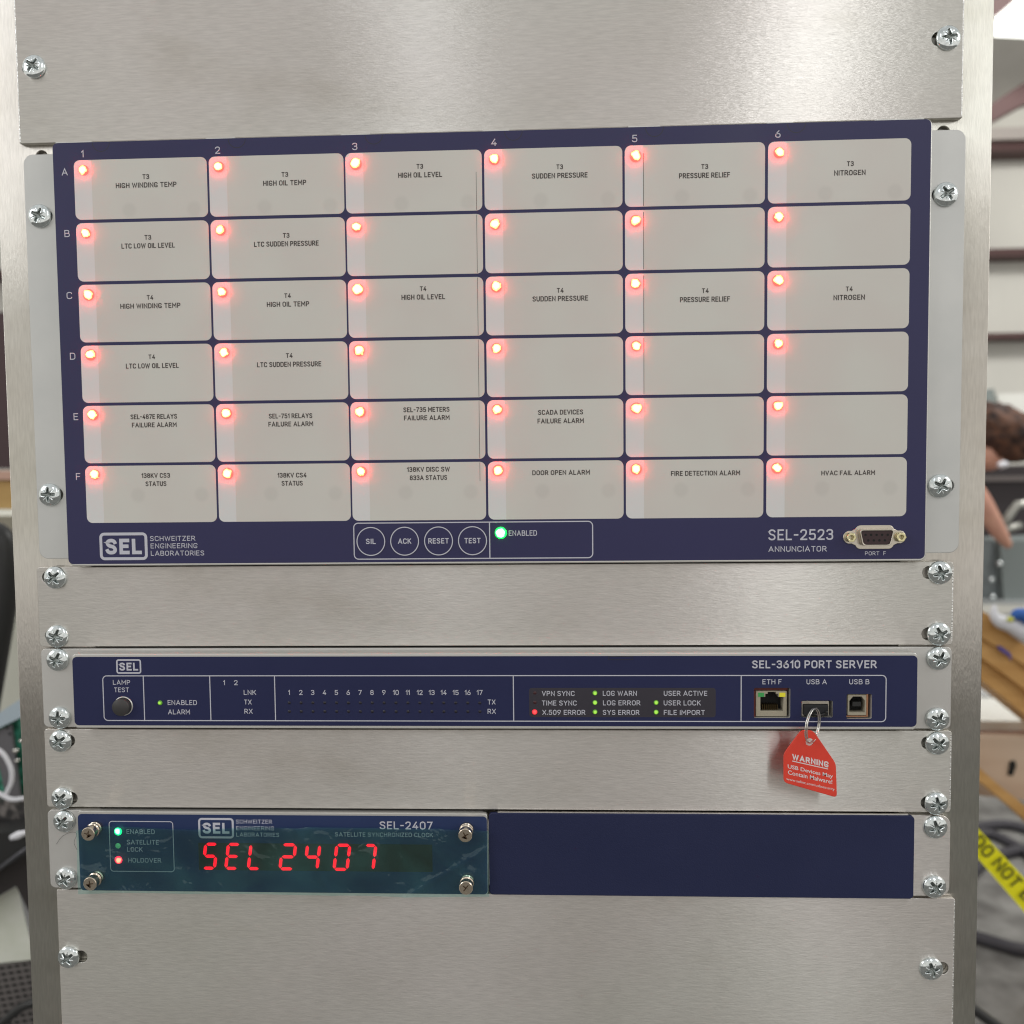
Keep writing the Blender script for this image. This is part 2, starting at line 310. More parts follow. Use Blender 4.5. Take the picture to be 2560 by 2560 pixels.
# sign-writer's stroke alphabet: centre lines in a box one cap height tall, (width, [(points, corner radius, closed)])
GL = {
 'A': (.66, [([(0, 0), (.33, 1), (.66, 0)], 0, 0), ([(.13, .3), (.53, .3)], 0, 0)]),
 'B': (.52, [([(0, 0), (0, 1)], 0, 0), ([(0, 1), (.48, 1), (.48, .53), (0, .53)], .19, 0), ([(.3, .53), (.53, .53), (.53, 0), (0, 0)], .2, 0)]),
 'C': (.54, [([(.53, .8), (.52, 1), (0, 1), (0, 0), (.52, 0), (.53, .2)], .25, 0)]),
 'D': (.54, [([(0, 0), (.54, 0), (.54, 1), (0, 1)], .28, 0), ([(0, 0), (0, 1)], 0, 0)]),
 'E': (.44, [([(.44, 1), (0, 1), (0, 0), (.44, 0)], 0, 0), ([(0, .52), (.38, .52)], 0, 0)]),
 'F': (.42, [([(.42, 1), (0, 1), (0, 0)], 0, 0), ([(0, .5), (.37, .5)], 0, 0)]),
 'G': (.56, [([(.54, .78), (.54, 1), (0, 1), (0, 0), (.56, 0), (.55, .42), (.26, .42)], .24, 0)]),
 'H': (.54, [([(0, 0), (0, 1)], 0, 0), ([(.54, 0), (.54, 1)], 0, 0), ([(0, .52), (.54, .52)], 0, 0)]),
 'I': (0, [([(0, 0), (0, 1)], 0, 0)]),
 'J': (.4, [([(.4, 1), (.4, 0), (0, 0), (0, .25)], .2, 0)]),
 'K': (.52, [([(0, 0), (0, 1)], 0, 0), ([(.5, 1), (.02, .42)], 0, 0), ([(.18, .6), (.54, 0)], 0, 0)]),
 'L': (.42, [([(0, 1), (0, 0), (.42, 0)], 0, 0)]),
 'M': (.68, [([(0, 0), (0, 1), (.34, .34), (.68, 1), (.68, 0)], 0, 0)]),
 'N': (.56, [([(0, 0), (0, 1), (.56, 0), (.56, 1)], 0, 0)]),
 'O': (.56, [([(0, 0), (.56, 0), (.56, 1), (0, 1)], .27, 1)]),
 'P': (.5, [([(0, 0), (0, 1)], 0, 0), ([(0, 1), (.5, 1), (.5, .44), (0, .44)], .24, 0)]),
 'Q': (.56, [([(0, 0), (.56, 0), (.56, 1), (0, 1)], .27, 1), ([(.34, .22), (.6, -.06)], 0, 0)]),
 'R': (.53, [([(0, 0), (0, 1)], 0, 0), ([(0, 1), (.5, 1), (.5, .46), (0, .46)], .24, 0), ([(.26, .46), (.55, 0)], 0, 0)]),
 'S': (.52, [([(.49, .84), (.44, 1), (.02, 1), (.02, .58), (.5, .46), (.5, 0), (.05, 0), (0, .16)], .22, 0)]),
 'T': (.52, [([(0, 1), (.52, 1)], 0, 0), ([(.26, 1), (.26, 0)], 0, 0)]),
 'U': (.54, [([(0, 1), (0, 0), (.54, 0), (.54, 1)], .27, 0)]),
 'V': (.6, [([(0, 1), (.3, 0), (.6, 1)], 0, 0)]),
 'W': (.88, [([(0, 1), (.22, 0), (.44, .9), (.66, 0), (.88, 1)], 0, 0)]),
 'X': (.56, [([(0, 0), (.56, 1)], 0, 0), ([(0, 1), (.56, 0)], 0, 0)]),
 'Y': (.58, [([(0, 1), (.29, .45), (.58, 1)], 0, 0), ([(.29, .48), (.29, 0)], 0, 0)]),
 'Z': (.5, [([(0, 1), (.5, 1), (0, 0), (.5, 0)], 0, 0)]),
 '0': (.5, [([(0, 0), (.5, 0), (.5, 1), (0, 1)], .25, 1)]),
 '1': (.2, [([(0, .78), (.2, 1), (.2, 0)], 0, 0)]),
 '2': (.48, [([(0, .8), (.03, 1), (.46, 1), (.46, .56), (0, .02)], .2, 0), ([(0, 0), (.5, 0)], 0, 0)]),
 '3': (.48, [([(0, .86), (.05, 1), (.46, 1), (.46, .54), (.2, .54)], .2, 0), ([(.2, .54), (.48, .54), (.48, 0), (.04, 0), (0, .15)], .22, 0)]),
 '4': (.52, [([(.36, 1), (0, .26), (.52, .26)], 0, 0), ([(.38, .5), (.38, 0)], 0, 0)]),
 '5': (.48, [([(.44, 1), (.05, 1), (.03, .54)], 0, 0), ([(.03, .56), (.48, .62), (.48, 0), (.04, 0), (0, .15)], .22, 0)]),
 '6': (.5, [([(.36, 1), (.0, .5), (0, 0), (.5, 0), (.5, .56), (.05, .56)], .22, 0)]),
 '7': (.48, [([(0, 1), (.48, 1), (.14, 0)], 0, 0)]),
 '8': (.5, [([(.03, .54), (.47, .54), (.47, 1), (.03, 1)], .2, 1), ([(0, 0), (.5, 0), (.5, .54), (0, .54)], .23, 1)]),
 '9': (.5, [([(.14, 0), (.5, .5), (.5, 1), (0, 1), (0, .44), (.45, .44)], .22, 0)]),
 '-': (.28, [([(0, .48), (.28, .48)], 0, 0)]), '.': (0, [([(0, 0), (0, .1)], 0, 0)]),
}
def _round(pts, r, closed):
    if r <= 0: return pts
    o, n = [], len(pts)
    for i in range(n):
        if not closed and i in (0, n - 1): o.append(pts[i]); continue
        p0, p1, p2 = Vector(pts[i - 1]), Vector(pts[i]), Vector(pts[(i + 1) % n])
        ra = min(r, (p0 - p1).length * (.5 if closed or 1 < i < n - 2 else .95), (p2 - p1).length * (.5 if closed or i < n - 2 else .95))
        a, b = p1 + (p0 - p1).normalized() * ra, p1 + (p2 - p1).normalized() * ra
        for k in range(6):
            t = k / 5; m0, m1, m2 = (1 - t) ** 2, 2 * t * (1 - t) * .78, t * t; sm_ = m0 + m1 + m2
            q = (a * m0 + p1 * m1 + b * m2) / sm_; o.append((q.x, q.y))
    return o
def text_mesh(items, y, t=0.14, off=(0, 0)):
    """items: (string, centre x, centre z, width, cap height[, stroke]) -> one mesh of lettering"""
    vs, fs = [], []
    for it in items:
        s, cx, cz, w, h = it[:5]; th = it[5] if len(it) > 5 else t
        gap = .15 + th; x = 0; strokes = []
        for ch in s:
            if ch == ' ': x += .36; continue
            gw, st = GL[ch]
            for pts, r, cl in st: strokes.append(([(px + x, py) for px, py in _round(pts, r, cl)], cl))
            x += gw + gap
        tot = x - gap + th
        kz = (h - th * h) ; kx = w / tot; half = th * h / 2
        # sheared unit: x scaled to fit the width, stroke kept even
        lay = 0
        for pts, cl in strokes:
            P = [Vector((cx - w / 2 + (px + th / 2) * kx, cz - h / 2 + half + py * kz)) for px, py in pts]
            n = len(P); L_, R_ = [], []
            for i in range(n):
                a = P[i - 1] if (i > 0 or cl) else None; b = P[(i + 1) % n] if (i < n - 1 or cl) else None
                d0 = (P[i] - a).normalized() if a is not None else None; d1 = (b - P[i]).normalized() if b is not None else None
                if d0 is None: d0 = d1
                if d1 is None: d1 = d0
                tn = (d0 + d1); tn = tn.normalized() if tn.length > .2 else d1
                nn = Vector((-tn.y, tn.x)); c_ = max(nn.dot(Vector((-d1.y, d1.x))), .42)
                e_ = Vector((0, 0))
                if a is None and len(pts) > 1 and not cl: e_ = -d1 * half * .9
                if b is None and not cl: e_ = d0 * half * .9
                L_.append(P[i] + e_ + nn * half / c_); R_.append(P[i] + e_ - nn * half / c_)
            k = len(vs); yy = (y - 0.012 * (lay % 4)) * MM; lay += 1
            for q in L_ + R_: vs.append(((q.x - off[0]) * MM, yy, (q.y - off[1]) * MM))
            for i in range(n if cl else n - 1):
                j = (i + 1) % n; fs.append((k + i, k + j, k + n + j, k + n + i))
    me = bpy.data.meshes.new('lettering'); me.from_pydata(vs, [], fs); me.update(); return me
def words(name, items, y, M, parent, t=0.14):
    for it in items:
        c = (it[1], 0, it[2]); obj(name, text_mesh([it], y, t, off=(it[1], it[2])), M, parent, c)

def lathe(prof, n=40, smooth=True):
    """prof: (radius, y) list, axis along y"""
    bm = bmesh.new(); rings = []
    for r, y in prof:
        if r < 1e-6: rings.append([bm.verts.new((0, y * MM, 0))])
        else: rings.append([bm.verts.new((r * MM * math.cos(2 * math.pi * i / n), y * MM, r * MM * math.sin(2 * math.pi * i / n))) for i in range(n)])
    for a, b in zip(rings, rings[1:]):
        for i in range(n):
            j = (i + 1) % n
            if len(a) == 1 and len(b) > 1: bm.faces.new((a[0], b[i], b[j]))
            elif len(b) == 1 and len(a) > 1: bm.faces.new((a[i], a[j], b[0]))
            elif len(a) > 1: bm.faces.new((a[i], a[j], b[j], b[i]))
    return bm_mesh(bm, smooth=smooth)
def tube(pts, rad, n=12, closed=False):
    """pts in millimetres (3D), rad a number or list"""
    P = [Vector(p) for p in pts]; bm = bmesh.new(); rings = []
    for i, p in enumerate(P):
        a = P[(i - 1) % len(P)] if (closed or i > 0) else p
        b = P[(i + 1) % len(P)] if (closed or i < len(P) - 1) else p
        t = (b - a).normalized(); u = t.cross(Vector((0, 1, 0.13))).normalized(); v = t.cross(u)
        r = rad[i] if isinstance(rad, (list, tuple)) else rad
        rings.append([bm.verts.new((p + (u * math.cos(2 * math.pi * k / n) + v * math.sin(2 * math.pi * k / n)) * r) * MM) for k in range(n)])
    m_ = len(rings)
    for i in range(m_ if closed else m_ - 1):
        a, b = rings[i], rings[(i + 1) % m_]
        for k in range(n): bm.faces.new((a[k], a[(k + 1) % n], b[(k + 1) % n], b[k]))
    if not closed: bm.faces.new(rings[0]); bm.faces.new(rings[-1][::-1])
    return bm_mesh(bm, smooth=True)
def spline(pts, n=8):
    P = [Vector(p) for p in pts]; P = [2 * P[0] - P[1]] + P + [2 * P[-1] - P[-2]]; o = []
    for i in range(1, len(P) - 2):
        for k in range(n):
            t = k / n; a, b, c, d = P[i - 1], P[i], P[i + 1], P[i + 2]
            o.append(0.5 * ((2 * b) + (c - a) * t + (2 * a - 5 * b + 4 * c - d) * t * t + (3 * b - a - 3 * c + d) * t ** 3))
    o.append(P[-2]); return o

# ------------------------------------------------------------------ screws
def screw_mesh():
    """pan head with a cross recess and eight short rays, facing -y"""
    n, R = 96, 6.0; bm = bmesh.new(); rings = []
    rr = [0.0] + [R * (i / 26) for i in range(1, 27)]
    def h(x, z):
        r = math.hypot(x, z)
        dome = 2.7 * math.sqrt(max(0, 1 - (r / 6.2) ** 2)) ** 0.9
        d = 0
        for ax, az in ((x, z), (z, x)):
            w = 0.85 - 0.08 * abs(ax)
            if abs(ax) < 3.7:
                e_ = max(0, min(1, (w + 0.12 - abs(az)) / 0.24)); d = max(d, e_ * (2.6 - 0.42 * abs(ax)))
        if r < 1.5: d = max(d, 2.2)
        q = abs(x) - abs(z)
        if abs(q) < 0.24 and 1.4 < r < 3.6: d = max(d, 0.55)
        return dome - d
    for r in rr:
        if r == 0: rings.append([bm.verts.new((0, -h(0, 0) * MM, 0))])
        else:
            ring = []
            for i in range(n):
                x, z = r * math.cos(2 * math.pi * i / n), r * math.sin(2 * math.pi * i / n)
                ring.append(bm.verts.new((x * MM, -(h(x, z) + 0.3) * MM, z * MM)))
            rings.append(ring)
    for yy in (0.0,):
        rings.append([bm.verts.new((R * MM * math.cos(2 * math.pi * i / n), 0.0, R * MM * math.sin(2 * math.pi * i / n))) for i in range(n)])
    for a, b in zip(rings, rings[1:]):
        for i in range(n):
            j = (i + 1) % n
            if len(a) == 1: bm.faces.new((a[0], b[i], b[j]))
            else: bm.faces.new((a[i], a[j], b[j], b[i]))
    me = bm_mesh(bm, 'screw', smooth=True)
    me.materials.append(M_ZINC); me.materials.append(mat('recess_shade', (0.27, 0.30, 0.29), 0.28, 0.95))  # darker zinc puts the shade of the cross recess into the colour
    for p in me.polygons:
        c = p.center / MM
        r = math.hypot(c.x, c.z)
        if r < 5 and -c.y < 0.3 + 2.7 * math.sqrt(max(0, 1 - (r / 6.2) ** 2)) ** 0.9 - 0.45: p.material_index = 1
    return me
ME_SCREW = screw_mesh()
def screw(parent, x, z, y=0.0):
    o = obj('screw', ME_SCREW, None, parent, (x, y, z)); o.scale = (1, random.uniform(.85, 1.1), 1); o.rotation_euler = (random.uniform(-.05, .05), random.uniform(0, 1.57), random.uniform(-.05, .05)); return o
def slot(x0, x1, z, h=6.6): return rrect(x0, x1, z - h / 2, z + h / 2, h / 2 - 0.01, 8)

# ------------------------------------------------------------------ the rack
rack = thing('equipment_rack', 'bare aluminium rack frame that carries all the panels and devices', 'rack', (0, 3, -400))
def rail(sgn):
    xi, xo = (-214, -257) if sgn < 0 else (214, 256.4)
    zs = [393.7]
    loops = [rrect(min(xi, xo), max(xi, xo), -420, 640, 0)] + [circ(sgn * 232.5, z, 3.1, 24) for z in zs]
    r_ = obj('rail', plate(loops, 3.0, 6.5, 0.35), M_RAIL, rack, (0, 0, 0))
    return r_
rail(-1); rail(1)
obj('side_blocker', box(-256.6, -253.4, 6.6, 520, -420, 640), M_RAIL, rack); obj('side_blocker', box(252.8, 256, 6.6, 520, -420, 640), M_RAIL, rack)  # unseen sides added to keep background light out of the rack
obj('back_blocker', box(-253.2, 252.6, 515, 520, -420, 640), M_BLACK, rack)  # unseen black sheet added so the gaps between panels stay dark

def blank(name, label, x0, x1, z0, z1, slots, screws, r=1.2, M=M_ALU, group=None, cat='blank panel'):
    cx, cz = (x0 + x1) / 2, (z0 + z1) / 2
    t = thing(name, label, cat, (cx, 0, z0), group)
    obj('plate', plate([rrect(x0, x1, z0, z1, r, 4)] + [slot(*s) for s in slots], 0, 2.9, 0.25, off=(cx, z0)), M, t, (cx, 0, z0))
    for ex in ([x0, x1] if z1 > 500 else [x1]):
        a_, b_ = (ex + 0.15, ex + 0.75) if ex == x0 else (ex - 0.75, ex - 0.15)
        obj('cut_edge', plate([rrect(a_, b_, z0 + r + .3, z1 - r - .3, 0)], -0.09, 0.3, 0.0, off=(cx, z0)), M_EDGE, t, (cx, 0, z0))
    for sx, sz in screws: screw(t, sx, sz)
    return t
G = 'brushed aluminium blank panels screwed to the rack'
blank('rack_blank', 'tall blank aluminium panel above the lamp annunciator', -242.3, 240.3, 399.5, 575.0, [(-239.5, -228, 438.15), (224.7, 238, 438.15)], [(-232.5, 438.15), (232.5, 438.15)], 0.4, group=G)
blank('rack_blank', 'narrow blank aluminium panel between the annunciator and the port server', -242.4, 239.8, 134.0, 176.9, [(-239.6, -227, 171.45), (-239.4, -227, 139.7), (224.1, 237, 171.45), (224.2, 237, 139.7)], [(-232.0, 171.45), (-232.3, 139.7), (232.5, 171.45), (232.5, 139.7)], 1.6, group=G)
blank('rack_blank', 'narrow blank aluminium panel behind the hanging red warning tag', -242.0, 240.3, 45.8, 88.8, [(-238.9, -225.2, 82.55), (-239, -225.0, 50.8), (224.9, 237, 82.55), (225.1, 237, 50.8)], [(-232.6, 82.55), (-233.0, 50.8), (232.5, 82.55), (232.5, 50.8)], 1.6, group=G)
blank('rack_blank', 'large blank aluminium panel at the bottom below the digital clock', -238.7, 243.5, -260.0, -0.4, [(-238, -223.0, -38.1), (227, 240.6, -38.1)], [(-233.0, -38.1), (231.4, -38.1)], 1.0, group=G)

# ------------------------------------------------------------------ annunciator
AN = thing('alarm_annunciator', 'wide dark blue annunciator with a grid of white windows and lit red lamps', 'annunciator', (0.6, 0, 178))
o_ = (0.6, 178)
obj('mounting_flange', plate([rrect(-240.7, 242.2, 181.5, 393.8, 5.0), slot(-239, -226.3, 361.95), slot(-239, -226.4, 215.9), slot(226, 238.8, 361.95), slot(226, 239.2, 215.9)], 0, 2.5, 0.3, off=o_), M_EARW, AN, (0.6, 0, 178))
obj('chassis', box(-219, 220, 2.7, 180, 183, 392), M_BODY, AN, (0, 0, 0))
obj('bezel', plate([rrect(-222.2, 224.0, 177.9, 397.9, 3.2)], -4.0, -0.03, 0.5, off=o_), M_BODY, AN, (0.6, 0, 178))
ov = obj('front_overlay', plate([rrect(-222.3, 223.2, 179.0, 397.6, 2.6)], -4.12, -4.02, 0.0, off=o_), M_BLUE, AN, (0.6, 0, 178))
for sx, sz in ((-232.7, 361.95), (-233.2, 215.9), (232.5, 361.95), (231.9, 215.9)): screw(AN, sx, sz)
YF = -4.2
# thumb notches along the overlay's top edge
nl = []
for cx in (-196.7, -125.6, -54.9, 16.2, 87.0, 157.3):
    a = [(cx + 4.6 * math.cos(math.radians(t)), 397.2 + 4.6 * math.sin(math.radians(t))) for t in range(180, 361, 12)]
    b = [(cx + 4.3 * math.cos(math.radians(t)), 397.2 + 4.3 * math.sin(math.radians(t))) for t in range(360, 179, -12)]
    obj('thumb_notch', flat([a + b], YF + 0.05, off=(cx, 397)), M_DARK, AN, (cx, 0, 397))
for x0, x1 in ((-221, -202), (-142, -127), (-72, -57), (0.5, 14), (74, 90), (143, 156), (196, 220)):
    obj('card_edge', plate([rrect(x0, x1, 397.75, 398.35, 0)], -3.4, -1.0, 0, off=(x0, 398)), M_EARW, AN, (x0, 0, 398))

CELLS = {
 (0, 0): [('T3', -173.6, 379.4, 3.5, 2.5), ('HIGH WINDING TEMP', -173.6, 375.2, 31.9, 2.6)],
 (0, 1): [('T3', -101.1, 378.7, 3.4, 2.4), ('HIGH OIL TEMP', -101.3, 374.5, 22.3, 2.6)],
 (0, 2): [('T3', -31.6, 381.0, 3.3, 2.4), ('HIGH OIL LEVEL', -31.5, 376.8, 22.4, 2.6)],
 (0, 3): [('T3', 39.4, 379.0, 3.3, 2.4), ('SUDDEN PRESSURE', 39.4, 374.7, 28.0, 2.6)],
 (0, 4): [('T3', 112.0, 377.3, 3.4, 2.4), ('PRESSURE RELIEF', 111.9, 373.0, 25.3, 2.6)],
 (0, 5): [('T3', 183.9, 376.9, 3.3, 2.4), ('NITROGEN', 183.7, 372.5, 15.4, 2.6)],
 (1, 0): [('T3', -173.6, 348.6, 3.5, 2.4), ('LTC LOW OIL LEVEL', -173.6, 344.4, 28.1, 2.6)],
 (1, 1): [('T3', -101.2, 348.0, 3.4, 2.4), ('LTC SUDDEN PRESSURE', -101.2, 343.8, 33.6, 2.6)],
 (2, 0): [('T4', -173.5, 317.9, 3.4, 2.4), ('HIGH WINDING TEMP', -173.5, 313.6, 31.8, 2.6)],
 (2, 1): [('T4', -101.2, 317.4, 3.4, 2.4), ('HIGH OIL TEMP', -101.1, 313.1, 22.1, 2.6)],
 (2, 2): [('T4', -30.9, 319.6, 3.3, 2.4), ('HIGH OIL LEVEL', -30.9, 315.4, 22.4, 2.6)],
 (2, 3): [('T4', 39.2, 317.4, 3.4, 2.4), ('SUDDEN PRESSURE', 39.2, 313.3, 28.2, 2.6)],
 (2, 4): [('T4', 112.4, 315.8, 3.4, 2.4), ('PRESSURE RELIEF', 112.2, 311.5, 25.0, 2.6)],
 (2, 5): [('T4', 184.0, 315.3, 3.4, 2.4), ('NITROGEN', 184.0, 311.1, 15.5, 2.6)],
 (3, 0): [('T4', -173.6, 287.3, 3.5, 2.4), ('LTC LOW OIL LEVEL', -173.5, 282.7, 28.0, 2.6)],
 (3, 1): [('T4', -101.1, 286.8, 3.5, 2.4), ('LTC SUDDEN PRESSURE', -101.3, 282.3, 33.6, 2.6)],
 (4, 0): [('SEL-487E RELAYS', -173.6, 256.3, 24.7, 2.5), ('FAILURE ALARM', -173.5, 252.0, 23.8, 2.5)],
 (4, 1): [('SEL-751 RELAYS', -101.2, 255.7, 22.8, 2.5), ('FAILURE ALARM', -101.2, 251.5, 23.5, 2.5)],
 (4, 2): [('SEL-735 METERS', -30.2, 258.0, 23.9, 2.5), ('FAILURE ALARM', -30.1, 253.8, 23.6, 2.5)],
 (4, 3): [('SCADA DEVICES', 38.9, 255.7, 23.0, 2.5), ('FAILURE ALARM', 38.9, 251.3, 23.7, 2.5)],
 (5, 0): [('138KV CS3', -173.6, 225.5, 15.2, 2.5), ('STATUS', -173.6, 221.2, 11.1, 2.5)],
 (5, 1): [('138KV CS4', -101.2, 224.9, 15.3, 2.5), ('STATUS', -101.2, 220.7, 11.1, 2.5)],
 (5, 2): [('138KV DISC SW', -29.7, 227.2, 22.3, 2.5), ('833A STATUS', -29.7, 222.9, 19.4, 2.5)],
 (5, 3): [('DOOR OPEN ALARM', 38.9, 224.8, 29.6, 2.5)],
 (5, 4): [('FIRE DETECTION ALARM', 112.6, 223.7, 35.0, 2.5)],
 (5, 5): [('HVAC FAIL ALARM', 184.4, 223.1, 26.8, 2.4)],
}
XC = [-211.4, -140.5, -69.8, 1.2, 72.1, 143.4]
XR = [-141.6, -70.7, 0.0, 70.9, 141.9, 213.6]
ZT = [388.6, 356.6, 325.0, 293.6, 262.3, 230.8]
ZB = [358.3, 326.7, 295.3, 263.9, 232.3, 200.8]
def dome_mesh(): return lathe([(3.0, 0.0), (2.95, -0.5), (2.6, -0.95), (1.9, -1.25), (0.9, -1.45), (0, -1.5)], 28)
dome = dome_mesh()
for rr_ in range(6):
    for cc in range(6):
        x0, x1, z1, z0 = XC[cc], XR[cc], ZT[rr_], ZB[rr_]
        M = M_WIN_TOP if rr_ == 0 else (M_WIN_BOT if rr_ == 5 else M_WIN)
        w = obj('label_window', plate([rrect(x0, x1, z0, z1, 3.1)], YF, YF + 0.1, 0, off=(x0, z1)), M, AN, (x0, 0, z1))
        if (rr_, cc) in CELLS: obj('lettering', text_mesh(CELLS[(rr_, cc)], YF - 0.06, 0.17, off=(x0, z1)), M_INK, w, (x0, 0, z1))
        lx, lz = x0 + 5.35, z1 - 5.3 + 0.13 * rr_ + random.uniform(-.25, .25)
        wl_ = obj('warning_lamp', dome, M_LEDR, AN, (lx + random.uniform(-.15, .15), YF + 0.12, lz)); k_ = random.uniform(.9, 1.05); wl_.scale = (k_ * random.uniform(.94, 1.0), 1, k_); wl_.rotation_euler = (0, random.uniform(0, 3), 0)
        if cc == 2: obj('card_line', flat([rrect(x1 - 3.05, x1 - 2.85, z0 + (0.3 if rr_ < 5 else 20), z1 - (11 if rr_ == 0 else 0.3), 0)], YF - 0.05, off=(x0, z1)), M_INK, w, (x0, 0, z1))
        if cc == 4 and rr_ in (0, 1, 2, 3): obj('card_line', flat([rrect(x0 + 9.2, x0 + 9.45, z0 + 0.3, z1 - (1 if rr_ else 4), 0)], YF - 0.05, off=(x0, z1)), M_INK, w, (x0, 0, z1))
ttl = [('1', -206.6, 391.8, 1.3, 3.6), ('2', -135.7, 391.8, 2.7, 3.6), ('3', -64.7, 391.8, 2.7, 3.6), ('4', 6.3, 392.0, 2.9, 3.6), ('5', 77.1, 392.0, 2.7, 3.6), ('6', 148.2, 392.3, 2.7, 3.6),
       ('A', -216.3, 382.9, 3.2, 3.6), ('B', -216.3, 351.5, 2.9, 3.6), ('C', -216.3, 319.7, 3.1, 3.6), ('D', -215.8, 288.3, 3.0, 3.6), ('E', -215.3, 256.8, 2.6, 3.6), ('F', -215.3, 225.4, 2.5, 3.6)]
words('grid_lettering', ttl, YF, M_TXT, AN, 0.13)
logo = obj('logo', flat(frame(-205.1, -179.3, 181.0, 195.6, 2.6, 1.5), YF, off=o_), M_TXT, AN, (0.6, 0, 178))
obj('lettering', text_mesh([('SEL', -192.1, 188.2, 19.6, 8.3, 0.23), ('SCHWEITZER', -165.7, 192.3, 24.3, 2.6), ('ENGINEERING', -165.0, 188.4, 25.3, 2.6), ('LABORATORIES', -163.3, 184.5, 28.7, 2.6)], YF, 0.135, off=o_), M_TXT, logo, (0.6, 0, 178))
obj('control_frame', flat(frame(-69.6, 55.2, 180.4, 199.8, 2.6, 0.55) + [rrect(1.4, 1.95, 180.95, 199.25, 0)], YF, off=o_), M_TXT, AN, (0.6, 0, 178))
for s_, cx, w_ in (('SIL', -60.4, 5.2), ('ACK', -42.7, 6.9), ('RESET', -24.95, 10.7), ('TEST', -7.25, 8.4)):
    bt = obj('push_button', plate([circ(cx, 189.95, 7.5, 48)], YF - 0.25, YF + 0.1, 0.1, off=(cx, 190)), M_BLUE, AN, (cx, 0, 190))
    obj('ring', flat([circ(cx, 189.95, 7.55, 48), circ(cx, 189.95, 7.05, 48)], YF - 0.3, off=(cx, 190)), M_TXT, bt, (cx, 0, 190))
    obj('lettering', text_mesh([(s_, cx, 190, w_, 2.8)], YF - 0.3, 0.17, off=(cx, 190)), M_TXT, bt, (cx, 0, 190))
obj('enabled_lamp', dome_mesh(), M_LEDG, AN, (7.5, YF + 0.12, 193.9))
words('lettering', [('ENABLED', 18.9, 193.7, 14.6, 2.8)], YF, M_TXT, AN, 0.14)
words('lettering', [('SEL-2523', 160.9, 191.8, 32.7, 5.6, 0.14), ('ANNUNCIATOR', 159.3, 184.5, 29.4, 2.8), ('PORT  F', 198.5, 182.0, 10.5, 2.0)], YF, M_TXT, AN, 0.14)
# nine pin serial socket
cx, cz = 197.8, 190.3
def dshape(hw, hh, r, y0, y1, bev=0.0, taper=1.6, hole=None):
    pts = [(cx - hw, cz + hh), (cx - hw + taper, cz - hh), (cx + hw - taper, cz - hh), (cx + hw, cz + hh)]
    out_ = []
    for i in range(4):
        p0, p1, p2 = Vector(pts[i - 1]), Vector(pts[i]), Vector(pts[(i + 1) % 4])
        a = p1 + (p0 - p1).normalized() * r; b = p1 + (p2 - p1).normalized() * r
        for k in range(6):
            t = k / 5; q = a * (1 - t) ** 2 + p1 * 2 * t * (1 - t) + b * t * t; out_.append((q.x, q.y))
    return out_
plateo = []
for k in range(0, 13): t = math.radians(-150 - 60 * k / 12 * 1.0 + 30 * 0); 
ear = 3.4
prof = []
def arc(cx_, cz_, r, a0, a1, n=8): return [(cx_ + r * math.cos(math.radians(a0 + (a1 - a0) * k / n)), cz_ + r * math.sin(math.radians(a0 + (a1 - a0) * k / n))) for k in range(n + 1)]
prof += arc(cx - 12.4, cz, ear, 75, 285) + arc(cx - 6.9, cz - 3.2, 2.9, 200, 270) + arc(cx + 6.9, cz - 3.2, 2.9, 270, 340) + arc(cx + 12.4, cz, ear, -105, 105) + arc(cx + 6.9, cz + 3.2, 2.9, 20, 90) + arc(cx - 6.9, cz + 3.2, 2.9, 90, 160)
sk = obj('serial_port', plate([prof], YF - 0.5, YF + 0.05, 0.22, off=(cx, cz)), M_SHELL, AN, (cx, 0, cz))
obj('shell', plate([dshape(8.7, 4.2, 1.8, 0, 0), dshape(8.1, 3.6, 1.5, 0, 0)], YF - 3.6, YF - 0.4, 0.15, off=(cx, cz)), M_SHELL, sk, (cx, 0, cz))
obj('insert', plate([dshape(8.0, 3.5, 1.4, 0, 0)], YF - 3.0, YF - 0.4, 0, off=(cx, cz)), mat('maroon_insert', (0.035, 0.014, 0.016), 0.45), sk, (cx, 0, cz))
pins = [circ(cx - 5.5 + 2.75 * i, cz + 1.35, 0.62, 12) for i in range(5)] + [circ(cx - 4.1 + 2.75 * i, cz - 1.45, 0.62, 12) for i in range(4)]
obj('pin_hole', flat(pins, YF - 3.06, off=(cx, cz)), M_BLACK, sk, (cx, 0, cz))
hexo = lambda x: [(x + 2.6 * math.cos(math.radians(60 * k)), cz + 2.6 * math.sin(math.radians(60 * k))) for k in range(6)]
for sx in (-12.4, 12.4):
    obj('jack_nut', plate([hexo(cx + sx), circ(cx + sx, cz, 1.15, 16)], YF - 3.0, YF - 0.4, 0.25, off=(cx, cz)), M_BRASS, sk, (cx, 0, cz))

